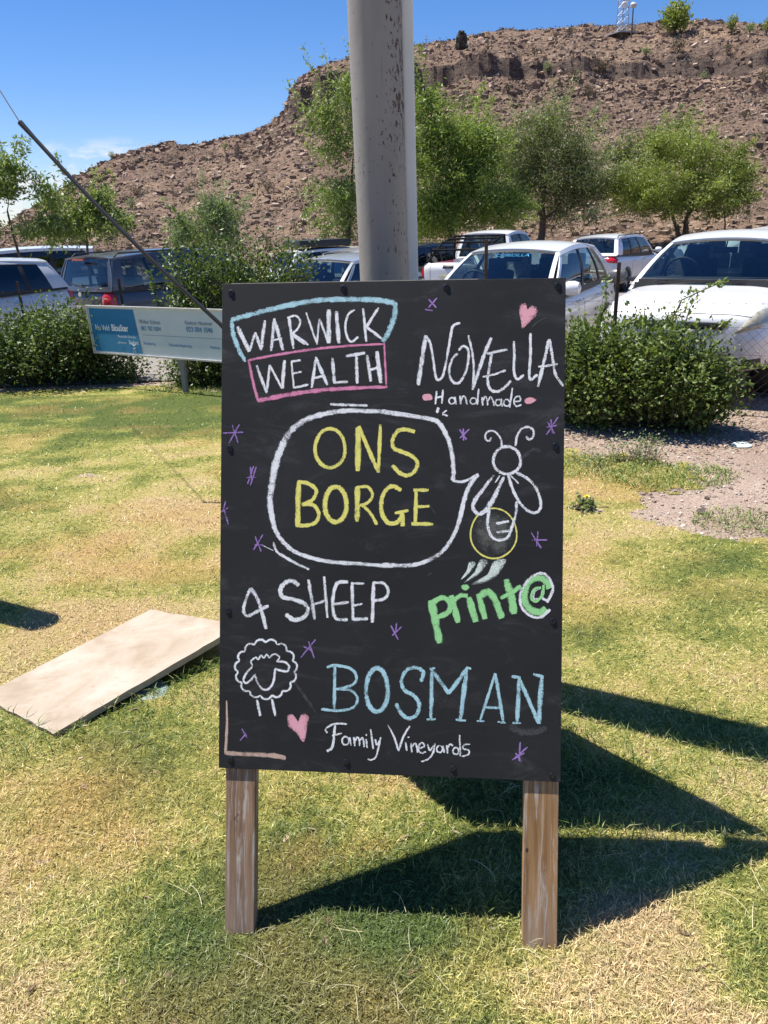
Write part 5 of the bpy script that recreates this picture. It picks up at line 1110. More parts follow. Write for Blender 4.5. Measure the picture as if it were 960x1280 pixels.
def make_car(name, label, cat, pos, yaw, L=4.0, W=1.68, H=1.48, nose=0.72, hood=0.98, belt=(0.95, 1.02), cowl=1.0, wsr=0.75, roofr=-1.3, rearb=-1.75, deck=1.0, bumper=0.28, paintk='white', glassk='clear', wheel_r=0.31, fr=0.82, rr_=0.78,
             pillars=((0.43, 0.475),), dpil=0.93, roof_w=0.71, detail=2, facing='front', tail=None, head=None, mirror=None, seats=True, group='cars parked beyond the hedge', bed=None, rails=False, tailh=1.0, grille=True, trim_black=True):
    """car with +X forward, origin on the ground under its middle; cowl, wsr, roofr, rearb are x positions of windscreen foot, roof front, roof rear, rear glass foot"""
    root = empty(name, tuple(pos), yaw, label, cat, group); body_m = PM[paintk]; hl, hw = L / 2, W / 2
    st = [(hl, 0.70, nose - 0.14), (hl - 0.05, 0.84, nose - 0.05), (hl - 0.20, 0.93, nose + 0.01), (hl - 0.5, 0.98, lp(nose, hood, 0.42) + 0.02), (cowl + 0.25, 1.0, hood - 0.03), (cowl, 1.0, hood), (cowl - 0.5, 1.0, lp(belt[0], belt[1], 0.2)), (0.0, 1.0, lp(belt[0], belt[1], 0.5)),
          (rearb + 0.5, 1.0, belt[1]), (rearb, 0.985, deck)]
    if rearb - (-hl) > 0.45: st.append(((rearb - hl) / 2, 0.975, deck + 0.01))
    st += [(-hl + 0.16, 0.95, tailh), (-hl + 0.04, 0.90, tailh - 0.06), (-hl, 0.80, tailh - 0.20)]
    V, F = [], []
    for i, (x, wf, zt) in enumerate(st):
        w = hw * wf; zb = bumper - (0.0 if 1 < i < len(st) - 2 else -0.05)
        half = [(0, zt), (0.5 * w, zt - 0.004), (0.80 * w, zt - 0.03), (0.93 * w, zt - 0.09), (0.995 * w, zt - 0.26 if zt > 0.85 else zt - 0.17), (w, zb + 0.30), (0.985 * w, zb + 0.10), (0.92 * w, zb), (0, zb)]
        loop = half + [(-y, z) for y, z in reversed(half[1:-1])]
        V += [(x, y, z) for y, z in loop]
    K = 16
    for i in range(len(st) - 1):
        for k in range(K): F.append((i * K + k, i * K + (k + 1) % K, (i + 1) * K + (k + 1) % K, (i + 1) * K + k))
    for e, rev in ((0, False), ((len(st) - 1) * K, True)):
        for k in range(0, 8):
            a, b_ = k, k + 1; c0, d0 = (K - k - 1) % K, (K - k) % K
            f = [e + a, e + b_, e + c0, e + d0]; f = list(dict.fromkeys(f))
            if len(f) >= 3: F.append(tuple(f if not rev else reversed(f)))
    me = bpy.data.meshes.new('body'); me.from_pydata(V, [], F)
    bm = bmesh.new(); bm.from_mesh(me); bmesh.ops.recalc_face_normals(bm, faces=bm.faces); bm.to_mesh(me); bm.free()
    body = bpy.data.objects.new('body', me); col.objects.link(body); md = body.modifiers.new('s', 'SUBSURF'); md.levels = 2; md.render_levels = 2
    wx = (hl - fr, -hl + rr_); cutters = []
    if detail > 0:
        cb = MB()
        for x in wx:
            for sg in (-1, 1): cb.lathe([(wheel_r + 0.055, sg * (hw - 0.24)), (wheel_r + 0.055, sg * (hw + 0.3))], 28, 'Y', (x, 0, wheel_r + 0.01))
        if bed: cb.box(((bed[0] + bed[1]) / 2, 0, 0.75 + 0.5), (bed[0] - bed[1], W - 0.28, 1.0))
        cut = cb.build('cut', None); mb = body.modifiers.new('b', 'BOOLEAN'); mb.object = cut; mb.operation = 'DIFFERENCE'; mb.solver = 'EXACT'; cutters.append(cut)
    dg = bpy.context.evaluated_depsgraph_get(); m2 = bpy.data.meshes.new_from_object(body.evaluated_get(dg)); body.modifiers.clear(); body.data = m2; bpy.data.meshes.remove(me)
    for c0 in cutters: bpy.data.objects.remove(c0)
    m2.name = 'body'; m2.materials.clear(); m2.materials.append(body_m); body.parent = root
    m2.polygons.foreach_set('use_smooth', np.ones(len(m2.polygons), bool))
    try: m2.set_sharp_from_angle(angle=math.radians(40))
    except Exception: pass
    bvh = BVHTree.FromPolygons([v.co.copy() for v in m2.vertices], [tuple(p.vertices) for p in m2.polygons])
    def cast(u, v, side):
        if side == 'front': o_, d_ = Vector((hl + 2, u, v)), Vector((-1, 0, 0))
        elif side == 'rear': o_, d_ = Vector((-hl - 2, u, v)), Vector((1, 0, 0))
        elif side == 'left': o_, d_ = Vector((u, hw + 2, v)), Vector((0, -1, 0))
        else: o_, d_ = Vector((u, -hw - 2, v)), Vector((0, 1, 0))
        h = bvh.ray_cast(o_, d_); return (h[0], -d_) if h[0] is not None else (None, None)
    def decal(quad, side, mat, nm, n=8, proud=0.008, parent=None):
        G = []
        for i in range(n + 1):
            for j in range(n + 1):
                a, b_ = i / n, j / n; q = [(1 - a) * (1 - b_), a * (1 - b_), a * b_, (1 - a) * b_]
                u = sum(w_ * c[0] for w_, c in zip(q, quad)); v = sum(w_ * c[1] for w_, c in zip(q, quad)); p, d_ = cast(u, v, side)
                if p is None: G.append(None); continue
                e_ = min(a, 1 - a, b_, 1 - b_) * 5; G.append(p + d_ * (0.003 + proud * min(1, e_)))
        b_ = MB(); mp = {}
        for i, g in enumerate(G):
            if g is not None: mp[i] = len(b_.v); b_.v.append(tuple(g))
        for i in range(n):
            for j in range(n):
                q = [i * (n + 1) + j, (i + 1) * (n + 1) + j, (i + 1) * (n + 1) + j + 1, i * (n + 1) + j + 1]
                if all(k in mp for k in q): b_.f.append(tuple(mp[k] for k in q))
        return b_.build(nm, mat, parent or root, smooth=True) if b_.f else None
    def seam(pts, side, b_, r=0.004):
        P = []
        for (u0, v0), (u1, v1) in zip(pts[:-1], pts[1:]):
            for q in np.linspace(0, 1, 7): 
                p, d_ = cast(lp(u0, u1, q), lp(v0, v1, q), side)
                if p is not None: P.append(p)
        if len(P) > 1: b_.tube(P, r, 4, cap=False)
    # greenhouse surfaces
    rw, bw_ = hw * roof_w, hw * 0.93; zr = H - 0.10; zb0, zb1 = hood - 0.035, deck - 0.03
    def S_ws(u, v): 
        return Vector((lp(cowl + 0.16 * (1 - u * u) - 0.02, wsr + 0.06 * (1 - u * u), v), u * lp(bw_ * 0.97, rw, v), lp(zb0, zr, v) + (0.045 * (1 - u * u)) * v + 0.03 * math.sin(math.pi * v)))
    def S_rg(u, v):
        return Vector((lp(rearb - 0.06 * (1 - u * u), roofr - 0.04 * (1 - u * u), v), u * lp(bw_ * 0.93, rw * 0.96, v), lp(zb1, zr, v) + 0.045 * (1 - u * u) * v + 0.015 * math.sin(math.pi * v)))
    def S_sd(s, t_, sg=1):
        x = lp(lp(cowl - 0.02, wsr, t_), lp(rearb, roofr, t_), s); z0 = lp(belt[0] - 0.04, belt[1] - 0.03, s); z1 = zr + 0.055 * math.sin(math.pi * s)
        tap = 1 - 0.04 * max(0, s - 0.6) / 0.4
        return Vector((x, sg * (lp(bw_, rw, t_) * tap + 0.035 * math.sin(math.pi * t_)), lp(z0, z1, t_)))
    def patch(Sf, a0, a1, b0, b1, n, k, off, mat, nm, parent=None, thick=0.0):
        b_ = MB(); pts = []
        for i in range(n + 1):
            for j in range(k + 1):
                a, b2 = lp(a0, a1, i / n), lp(b0, b1, j / k); p = Sf(a, b2); e = 1e-3
                nr = (Sf(a + e, b2) - p).cross(Sf(a, b2 + e) - p).normalized()
                c0 = Vector((p.x, p.y, p.z)) - Vector((0.0, 0, 0.6)); 
                if nr.dot(Vector((p.x - (cowl + rearb) / 2, p.y, p.z - 0.7))) < 0: nr = -nr
                pts.append((p + nr * off, nr))
        b_.v = [tuple(p) for p, _ in pts]; b_.f = [(i * (k + 1) + j, (i + 1) * (k + 1) + j, (i + 1) * (k + 1) + j + 1, i * (k + 1) + j + 1) for i in range(n) for j in range(k)]
        if thick:
            o_ = len(b_.v); b_.v += [tuple(p - nr * thick) for p, nr in pts]; b_.f += [tuple(o_ + q for q in reversed(f)) for f in b_.f[:n * k]]
            ring = [i * (k + 1) for i in range(n + 1)] + [n * (k + 1) + j for j in range(1, k + 1)] + [i * (k + 1) + k for i in range(n - 1, -1, -1)] + [j for j in range(k - 1, 0, -1)]
            for a, c0 in zip(ring, ring[1:] + ring[:1]): b_.f.append((a, c0, c0 + o_, a + o_))
        return b_.build(nm, mat, parent or root, smooth=True)
    gm = GM[glassk]
    ws = patch(S_ws, -0.95, 0.95, 0.02, 0.97, 12, 6, 0, gm, 'windscreen')
    patch(S_ws, -0.95, 0.95, 0.93, 0.985, 12, 1, 0.003, blk, 'shade_band', ws)
    patch(S_rg, -0.93, 0.93, 0.06, 0.94, 10, 5, 0, gm, 'rear_window')
    pw = 0.05 + 0.02 * 0
    for sg in (-1, 1):
        sd = lambda a, b2, sg=sg: S_sd(a, b2, sg)
        cuts = [0.03] + [c for p in pillars for c in p] + [dpil]
        for i in range(0, len(cuts), 2):
            patch(sd, cuts[i], cuts[i + 1], 0.06, 0.93, 8, 5, 0, gm, 'side_window')
        for a0, a1 in pillars: patch(sd, a0, a1, 0.0, 0.96, 1, 5, 0.006, blk if trim_black else body_m, 'door_pillar', thick=0.02)
        patch(lambda u, v, sg=sg: S_ws(u * sg, v), 0.93, 1.005, 0.0, 1.0, 1, 8, 0.010, body_m, 'roof_pillar', thick=0.03)
        patch(sd, -0.005, 0.035, 0.0, 1.0, 1, 6, 0.008, body_m, 'roof_pillar', thick=0.03)
        patch(sd, dpil, 1.01, 0.0, 1.0, 3, 6, 0.008, body_m, 'roof_pillar', thick=0.03)
        patch(lambda u, v, sg=sg: S_rg(u * sg, v), 0.90, 1.06, 0.0, 1.0, 2, 6, 0.008, body_m, 'roof_pillar', thick=0.03)
        patch(sd, -0.005, 1.01, 0.92, 1.02, 16, 2, 0.012, body_m, 'roof_rail', thick=0.03)
        patch(sd, 0.0, 1.0, -0.08, 0.065, 16, 1, 0.004, blk, 'window_seal', thick=0.02)
    patch(S_rg, -1, 1, -0.08, 0.07, 10, 1, 0.008, body_m, 'tailgate_edge', thick=0.02)
    def S_rf(u, v):
        x = lp(wsr + 0.06 * (1 - u * u) + 0.02, roofr - 0.04 * (1 - u * u) - 0.02, v); return Vector((x, u * rw * 1.0, zr + 0.008 + 0.045 * (1 - u * u) + 0.060 * math.sin(math.pi * v)))
    b_ = patch(S_rf, -1, 1, 0, 1, 10, 12, 0.006, body_m, 'roof', thick=0.035)
    if rails:
        for sg in (-1, 1):
            b_ = MB(); x0, x1 = wsr - 0.15, roofr + 0.1; b_.tube([(x0, sg * rw * 0.93, zr + 0.035), (x0 - 0.08, sg * rw * 0.93, zr + 0.09), (x1 + 0.08, sg * rw * 0.93, zr + 0.09), (x1, sg * rw * 0.93, zr + 0.035)], 0.016, 6); b_.build('roof_bar', blk, root)
    # cabin
    b_ = MB(); b_.box(((cowl + rearb) / 2 + 0.03, 0, lp(belt[0], belt[1], 0.5) - 0.045), (cowl - rearb - 0.05, bw_ * 1.86, 0.10)); b_.box((cowl - 0.10, 0, hood - 0.0), (0.34, bw_ * 1.7, 0.07)); b_.build('cabin', cabm, root)
    if seats and detail > 0:
        zs = lp(belt[0], belt[1], 0.5)
        for sx, nms in ((lp(cowl, rearb, 0.40), 2), (lp(cowl, rearb, 0.78), 3)):
            for yy in ((-0.36, 0.36) if nms == 2 else (-0.40, 0.0, 0.40)):
                b_ = MB(); b_.box((sx, yy * W / 1.7, zs + 0.06), (0.14, 0.44 if nms == 2 else 0.38, 0.26), Matrix.Rotation(-0.2, 3, 'Y')); b_.box((sx - 0.03, yy * W / 1.7, zs + 0.26), (0.09, 0.24, 0.15)); b_.build('seat', seatm if nms == 2 else seatl, root, bevel=0.03, smooth=True)
        b_ = MB(); pts = [(cowl - 0.42 + 0.05 * math.sin(a), -0.36 + 0.18 * math.cos(a), zs + 0.06 + 0.17 * math.sin(a)) for a in np.linspace(0, 6.283, 20)]; b_.tube(pts, 0.014, 5, cap=False); b_.build('steering_wheel', cabm, root, smooth=True)
        b_ = MB(); b_.box((wsr + 0.02, 0, zr - 0.07), (0.03, 0.24, 0.06)); b_.tube([(wsr + 0.02, 0, zr - 0.05), (wsr - 0.02, 0, zr + 0.02)], 0.008, 4); b_.build('rear_view_mirror', cabm, root)
        b_ = MB()
        for y0, y1 in ((0.12, 0.72), (-0.5, 0.10)):
            P = [S_ws((y0 + (y1 - y0) * q) / bw_, 0.03 + 0.05 * q * (1 - q) + 0.06 * q) + Vector((0.02, 0, 0.018)) for q in np.linspace(0, 1, 8)]; b_.tube(P, 0.009, 5)
        b_.build('wiper', blk, root)
    # mirrors, handles, seams
    for sg in (-1, 1):
        b_ = MB(); P = [(cowl - 0.20, sg * (bw_ * 0.98), belt[0] + 0.04), (cowl - 0.17, sg * (hw + 0.09), belt[0] + 0.065)]; b_.tube(P, 0.022, 6)
        n_ = 10
        prof = [(0.02, -0.11), (0.065, -0.09), (0.085, -0.04), (0.088, 0.03), (0.07, 0.085), (0.02, 0.105)]
        m_ = MB(); m_.lathe(prof, 14, 'Y'); m_.v = [(x * 0.75 + cowl - 0.18, y + sg * (hw + 0.13), z * 0.95 + belt[0] + 0.08) for x, y, z in m_.v]
        mm = m_.build('wing_mirror', mirror or body_m, root, smooth=True); b_.build('mirror_arm', blk, mm)
        side = 'left' if sg > 0 else 'right'
        if detail > 0:
            s_ = MB()
            for p in pillars[:2]:
                x = S_sd((p[0] + p[1]) / 2, 0).x; seam([(x, belt[0] - 0.06), (x, bumper + 0.12)], side, s_)
            xf = cowl - 0.12; seam([(xf, belt[0] - 0.06), (xf + 0.03, bumper + 0.14)], side, s_); seam([(xf + 0.03, bumper + 0.12), (-hl + rr_ + wheel_r + 0.08, bumper + 0.12)], side, s_)
            if s_.v: s_.build('door_seam', blk, root)['kind'] = 'stuff'
            for p in pillars[:2]:
                x = S_sd(p[0], 0).x + 0.16; decal([(x - 0.09, belt[0] - 0.17), (x + 0.09, belt[0] - 0.165), (x + 0.09, belt[0] - 0.135), (x - 0.09, belt[0] - 0.135)], side, body_m if paintk != 'black' else blk, 'door_handle', 4, 0.03)
    # lamps, grille, bumper openings
    nz = nose
    for sg in (-1, 1):
        h = head or [(0.60, nz - 0.20), (0.90, nz - 0.15), (0.955, nz - 0.02), (0.74, nz - 0.045)]
        decal([(sg * u * hw, v) for u, v in h], 'front', clrl, 'headlight', 8, 0.02)
        tq = tail or [(0.60, tailh - 0.24), (0.955, tailh - 0.24), (0.93, tailh - 0.10), (0.62, tailh - 0.08)]
        decal([(sg * u * hw, v) for u, v in tq], 'rear', redl, 'tail_light', 8, 0.02)
    if grille:
        decal([(-0.50 * hw, nz - 0.215), (0.50 * hw, nz - 0.215), (0.56 * hw, nz - 0.15), (-0.56 * hw, nz - 0.15)], 'front', blk, 'grille', 8, 0.006)
        decal([(-0.55 * hw, bumper + 0.03), (0.55 * hw, bumper + 0.03), (0.62 * hw, bumper + 0.15), (-0.62 * hw, bumper + 0.15)], 'front', blk, 'air_intake', 8, 0.004)
        for sg in (-1, 1): decal([(sg * 0.70 * hw, bumper + 0.06), (sg * 0.88 * hw, bumper + 0.08), (sg * 0.88 * hw, bumper + 0.17), (sg * 0.72 * hw, bumper + 0.16)], 'front', blk, 'fog_lamp_recess', 6, 0.004)
        p, _ = cast(0, nz - 0.14, 'front')
        if p is not None:
            b_ = MB(); b_.tube([(p.x + 0.012, 0.075 * math.cos(a), p.z + 0.05 * math.sin(a)) for a in np.linspace(0, 6.283, 20)], 0.007, 5, cap=False); b_.tube([(p.x + 0.012, 0.03 * math.cos(a), p.z + 0.046 * math.sin(a)) for a in np.linspace(0, 6.283, 14)], 0.006, 5, cap=False); b_.build('badge', chrome, root, smooth=True)
    decal([(-0.26, tailh - 0.42), (0.26, tailh - 0.42), (0.26, tailh - 0.30), (-0.26, tailh - 0.30)], 'rear', plate_m, 'number_plate', 3, 0.006)
    if detail > 1:
        s_ = MB(); seam([(-0.88 * hw, nz - 0.12), (-0.60 * hw, nz - 0.085), (0, nz - 0.075), (0.60 * hw, nz - 0.085), (0.88 * hw, nz - 0.12)], 'front', s_, 0.0045)
        seam([(-0.86 * hw, bumper + 0.22), (0.86 * hw, bumper + 0.22)], 'front', s_, 0.0045)
        seam([(-0.80 * hw, tailh - 0.46), (0.80 * hw, tailh - 0.46)], 'rear', s_, 0.0045); seam([(-0.58 * hw, tailh - 0.10), (-0.58 * hw, tailh - 0.46)], 'rear', s_, 0.0045); seam([(0.58 * hw, tailh - 0.10), (0.58 * hw, tailh - 0.46)], 'rear', s_, 0.0045)
        if s_.v: s_.build('panel_gap', blk, root)['kind'] = 'stuff'
    # wheels
    for x in wx:
        for sg in (-1, 1):
            yy = sg * (hw - 0.115)
            b_ = MB(); pr = [(wheel_r * 0.66, -0.10), (wheel_r * 0.93, -0.105), (wheel_r, -0.07), (wheel_r, 0.07), (wheel_r * 0.93, 0.105), (wheel_r * 0.66, 0.10)]; b_.lathe(pr, 24, 'Y'); ty = b_.build('wheel', rub, root, smooth=True); ty.location = (x, yy, wheel_r)
            b_ = MB(); b_.lathe([(wheel_r * 0.67, sg * 0.02), (wheel_r * 0.67, sg * 0.095), (wheel_r * 0.60, sg * 0.10), (wheel_r * 0.56, sg * 0.03), (0.001, sg * 0.03)], 24, 'Y')
            for k in range(5):
                a = k * 1.2566; b_.tube([(0, sg * 0.085, 0), (wheel_r * 0.6 * math.cos(a), sg * 0.08, wheel_r * 0.6 * math.sin(a))], [0.04, 0.022], 5)
            b_.build('rim', rimm, ty)
            b_ = MB(); b_.lathe([(wheel_r + 0.05, sg * -0.13), (wheel_r + 0.05, sg * -0.12), (0.01, sg * -0.12)], 18, 'Y', (x, yy, wheel_r)); b_.build('wheel_well', blk, root)
    return root, decal, cast
def car_at(px, Y, drop=0.0):
    p = at(px, 300, Y); return (p[0], p[1], float(terr(p[0], p[1])) + drop)
def yaw_of(deg):
    """heading measured clockwise from straight away from the camera"""
    return math.pi / 2 - math.radians(deg)
def centre(front_or_rear_px, Y, deg, off, drop=0.0):
    p = np.array(at(front_or_rear_px, 300, Y)); h = np.array([math.sin(math.radians(deg)), math.cos(math.radians(deg))]); q = p[:2] + h * off
    return (q[0], q[1], float(terr(q[0], q[1])) + drop)

# 1 white saloon, nose towards us on the right
r1, dc, cs_ = make_car('saloon_car', 'white saloon car facing the fence behind the right hand shrub', 'car', centre(853, 7.0, 216, -2.15, 0.085), yaw_of(216), L=4.30, W=1.70, H=1.46, nose=0.91, hood=1.01, belt=(0.97, 1.03), cowl=1.06, wsr=0.35, roofr=-0.85, rearb=-1.45, deck=1.04, tailh=1.0,
         pillars=((0.42, 0.46), (0.80, 0.83)), dpil=0.90, head=[(0.60, 0.66), (0.90, 0.73), (0.955, 0.89), (0.80, 0.87)], roof_w=0.69, mirror=simple('grey_mirror_shell', (0.10, 0.10, 0.10), 0.3))
# 2 white hatchback, nose towards us behind the board
r2, dc, cs_ = make_car('hatchback', 'small white hatchback with a blue windscreen banner, its bonnet behind the chalkboard', 'car', centre(570, 8.5, 212, -1.85, 0.0), yaw_of(212), L=3.75, W=1.67, H=1.50, nose=0.78, hood=0.99, belt=(0.96, 1.02), cowl=0.98, wsr=0.20, roofr=-1.25, rearb=-1.70, deck=1.05, tailh=1.02, pillars=((0.42, 0.455), (0.72, 0.745)), dpil=0.90, wheel_r=0.30, fr=0.75, rr_=0.62)
bn = simple('blue_banner_ink', (0.02, 0.30, 0.62), 0.5)
o = text_mesh('COROLLA', 0.085, bn, r2, (0, 0, 0), 0.001, 'windscreen_banner', 1.15, 'CENTER')
zr = 1.50 - 0.10; xm = lp(0.98 + 0.14, 0.20 + 0.06, 0.865); zm_ = lp(0.955, zr, 0.865) + 0.045 * 0.865 + 0.012
o.rotation_euler = Matrix.Rotation(math.radians(90), 3, 'Z').to_euler(); sl = math.atan2(zr - 0.955, (0.98 + 0.14) - (0.26))
o.rotation_euler = (Matrix.Rotation(math.radians(90), 3, 'Z') @ Matrix.Rotation(-(math.pi / 2 - sl), 3, 'X')).to_euler(); o.location = (xm + 0.012, 0.05, zm_ - 0.02)
# 3 grey blue people carrier, rear quarter to us
r3, dc, cs_ = make_car('people_carrier', 'dark grey blue people carrier seen from behind, red tail light above the blue sign', 'van', centre(96, 14.0, 36, 2.1, 0.0), yaw_of(36), L=4.35, W=1.78, H=1.68, nose=0.85, hood=1.12, belt=(1.05, 1.10), cowl=1.30, wsr=0.65, roofr=-1.95, rearb=-2.10, deck=1.12, tailh=1.12, paintk='blue', rails=True,
         tail=[(0.58, 0.78), (0.97, 0.78), (0.975, 1.08), (0.62, 1.07)], pillars=((0.34, 0.37), (0.63, 0.66)), dpil=0.93, roof_w=0.76, trim_black=False)
bb = MB(); bb.box((-2.14, 0, 1.585), (0.03, 0.34, 0.035)); bb.build('brake_light', redl, r3)
bb = MB(); bb.tube([(-2.22, -0.12, 1.13), (-2.20, 0.28, 1.19)], 0.014, 5); bb.build('rear_wiper', blk, r3)
bb = MB(); bb.lathe([(0.045, 0.0), (0.045, 0.02), (0.03, 0.025)], 16, 'X', (-2.235, 0, 1.0)); bb.build('badge', chrome, r3)
# 4 silver saloon at the left edge
make_car('saloon_car', 'silver saloon car at the left edge, side on, left of the people carrier', 'car', centre(62, 13.4, 224, 2.2, 0.10), yaw_of(224), L=4.3, W=1.72, H=1.48, nose=0.80, hood=0.98, belt=(0.96, 1.02), cowl=1.05, wsr=0.40, roofr=-1.80, rearb=-2.0, deck=1.05, tailh=1.03, paintk='pearl', glassk='tint', pillars=((0.42, 0.46), (0.78, 0.81)), dpil=0.92)
# 5 silver hatch left of the pole
make_car('hatchback', 'silver hatchback just left of the pole, above the chalkboard', 'car', centre(318, 11.8, 214, -1.9, -0.03), yaw_of(212), L=3.9, W=1.68, H=1.46, nose=0.78, hood=0.98, belt=(0.96, 1.02), cowl=1.0, wsr=0.25, roofr=-1.3, rearb=-1.75, deck=1.04, tailh=1.02, paintk='silver', pillars=((0.43, 0.475), (0.74, 0.77)), dpil=0.9)
# 6 white suv, rear quarter
r6, dc, cs_ = make_car('sports_utility_car', 'white crossover car seen from its rear corner, parked beyond the small hatchback', 'car', centre(738, 23.0, 38, 2.1, 0.04), yaw_of(38), L=4.25, W=1.80, H=1.62, nose=0.90, hood=1.08, belt=(1.02, 1.12), cowl=1.05, wsr=0.40, roofr=-1.70, rearb=-2.0, deck=1.14, tailh=1.10, wheel_r=0.34, rails=True, pillars=((0.36, 0.39), (0.64, 0.67)), dpil=0.88, tail=[(0.50, 0.90), (0.97, 0.86), (0.97, 1.05), (0.56, 1.05)], roof_w=0.74)
# 7 white pickup with rack
r7, dc, cs_ = make_car('pickup_truck', 'white pickup truck with a black load rack, tailgate towards us', 'pickup', centre(560, 20.0, 35, 2.6, 0.10), yaw_of(35), L=5.25, W=1.84, H=1.76, nose=0.98, hood=1.14, belt=(1.08, 1.12), cowl=1.15, wsr=0.55, roofr=-0.55, rearb=-0.75, deck=1.10, tailh=1.10, bumper=0.42, wheel_r=0.37, fr=0.95, rr_=1.05, bed=(-0.95, -2.50), pillars=((0.46, 0.52),), dpil=0.9, tail=[(0.78, 0.68), (0.985, 0.68), (0.985, 1.04), (0.80, 1.04)], roof_w=0.76)
bb = MB()
for sg in (-1, 1):
    bb.tube([(-0.85, sg * 0.80, 1.05), (-0.90, sg * 0.74, 1.66), (-1.6, sg * 0.76, 1.50), (-2.3, sg * 0.80, 1.06)], 0.035, 6)
    for zz in (1.25, 1.40): bb.tube([(-0.9, sg * 0.80, zz), (-2.1, sg * 0.80, zz - 0.03)], 0.022, 5)
    for xx in (-1.3, -1.75, -2.1): bb.tube([(xx, sg * 0.80, 1.05), (xx, sg * 0.80, 1.42)], 0.022, 5)
for xx, zz in ((-0.9, 1.66), (-1.25, 1.60), (-1.6, 1.52), (-2.12, 1.36)): bb.tube([(xx, -0.76, zz), (xx, 0.76, zz)], 0.03, 6)
bb.build('load_rack', simple('matt_black_rack', (0.012, 0.012, 0.013), 0.85, spec=0.1), r7, smooth=True)
dc([(-0.16, 0.93), (0.16, 0.93), (0.15, 1.02), (-0.15, 1.02)], 'rear', blk, 'tailgate_handle', 4, 0.02)
bb = MB(); bb.box((-2.68, 0, 0.50), (0.12, 1.6, 0.14)); bb.build('rear_bumper', chrome, r7, bevel=0.02)
# 8 dark car right of the pole
make_car('hatchback', 'black car just right of the pole, mostly hidden behind it', 'car', centre(476, 21.0, 35, 2.0, 0.0), yaw_of(35), L=4.2, W=1.78, H=1.62, hood=1.05, belt=(1.0, 1.08), rearb=-1.95, roofr=-1.6, deck=1.1, tailh=1.08, paintk='black', glassk='tint', pillars=((0.38, 0.41), (0.66, 0.69)), dpil=0.9, detail=1)
# 9-11 cars left of the pole, farther
make_car('hatchback', 'white car behind the silver hatchback, its windscreen just left of the pole', 'car', centre(428, 19.5, 30, 1.9, -0.02), yaw_of(30), L=4.0, W=1.72, H=1.50, rearb=-1.85, roofr=-1.4, deck=1.02, tailh=1.0, paintk='white', pillars=((0.43, 0.475), (0.74, 0.77)), dpil=0.9, detail=1)
make_car('hatchback', 'silver car with rounded side window, third car left of the pole', 'car', centre(396, 22.5, 212, -1.9, 0.02), yaw_of(212), L=4.0, W=1.72, H=1.52, paintk='silver', glassk='tint', pillars=((0.43, 0.475), (0.74, 0.77)), dpil=0.9, detail=1)
r11, dc, cs_ = make_car('sports_utility_car', 'white vehicle with a black load on its roof above the dark glossy shrub', 'car', centre(368, 24.0, 50, 1.6, -0.05), yaw_of(60), L=4.5, W=1.8, H=1.66, hood=1.08, belt=(1.02, 1.1), rearb=-2.0, roofr=-1.7, deck=1.12, tailh=1.1, glassk='tint', pillars=((0.36, 0.39), (0.64, 0.67)), dpil=0.9, detail=1, wheel_r=0.34)
bb = MB(); bb.box((-0.7, 0.0, 1.80), (1.7, 1.15, 0.20)); bb.build('roof_load', blk, r11, bevel=0.05, smooth=True)
# 12-13 white vehicles far left
make_car('sports_utility_car', 'white estate car farthest left in the back row', 'car', centre(-6, 21.0, 215, -1.0, 0.0), yaw_of(250), L=4.6, W=1.8, H=1.60, hood=1.05, belt=(1.0, 1.06), rearb=-2.1, roofr=-1.75, deck=1.08, tailh=1.06, glassk='tint', rails=True, pillars=((0.36, 0.39), (0.64, 0.67)), dpil=0.9, detail=1)
make_car('sports_utility_car', 'long white vehicle with dark windows in the back row left of the people carrier', 'car', centre(38, 21.5, 70, -0.5, 0.05), yaw_of(250), L=4.9, W=1.85, H=1.84, hood=1.12, belt=(1.08, 1.14), rearb=-2.2, roofr=-2.0, deck=1.16, tailh=1.14, glassk='tint', pillars=((0.30, 0.34), (0.60, 0.64)), dpil=0.93, detail=1, wheel_r=0.36, roof_w=0.80)
# 14-15 right
make_car('saloon_car', 'dark blue car roof showing beyond the white saloon car', 'car', centre(905, 18.0, 212, 0.0, -0.05), yaw_of(240), L=4.3, W=1.75, H=1.46, paintk='navy', glassk='tint', rearb=-1.6, roofr=-1.0, pillars=((0.43, 0.475),), dpil=0.9, detail=1)
make_car('hatchback', 'white car at the right edge behind the white saloon car', 'car', centre(985, 11.3, 212, -1.0, 0.04), yaw_of(212), L=4.0, W=1.72, H=1.56, pillars=((0.43, 0.475), (0.74, 0.77)), dpil=0.9, detail=1)
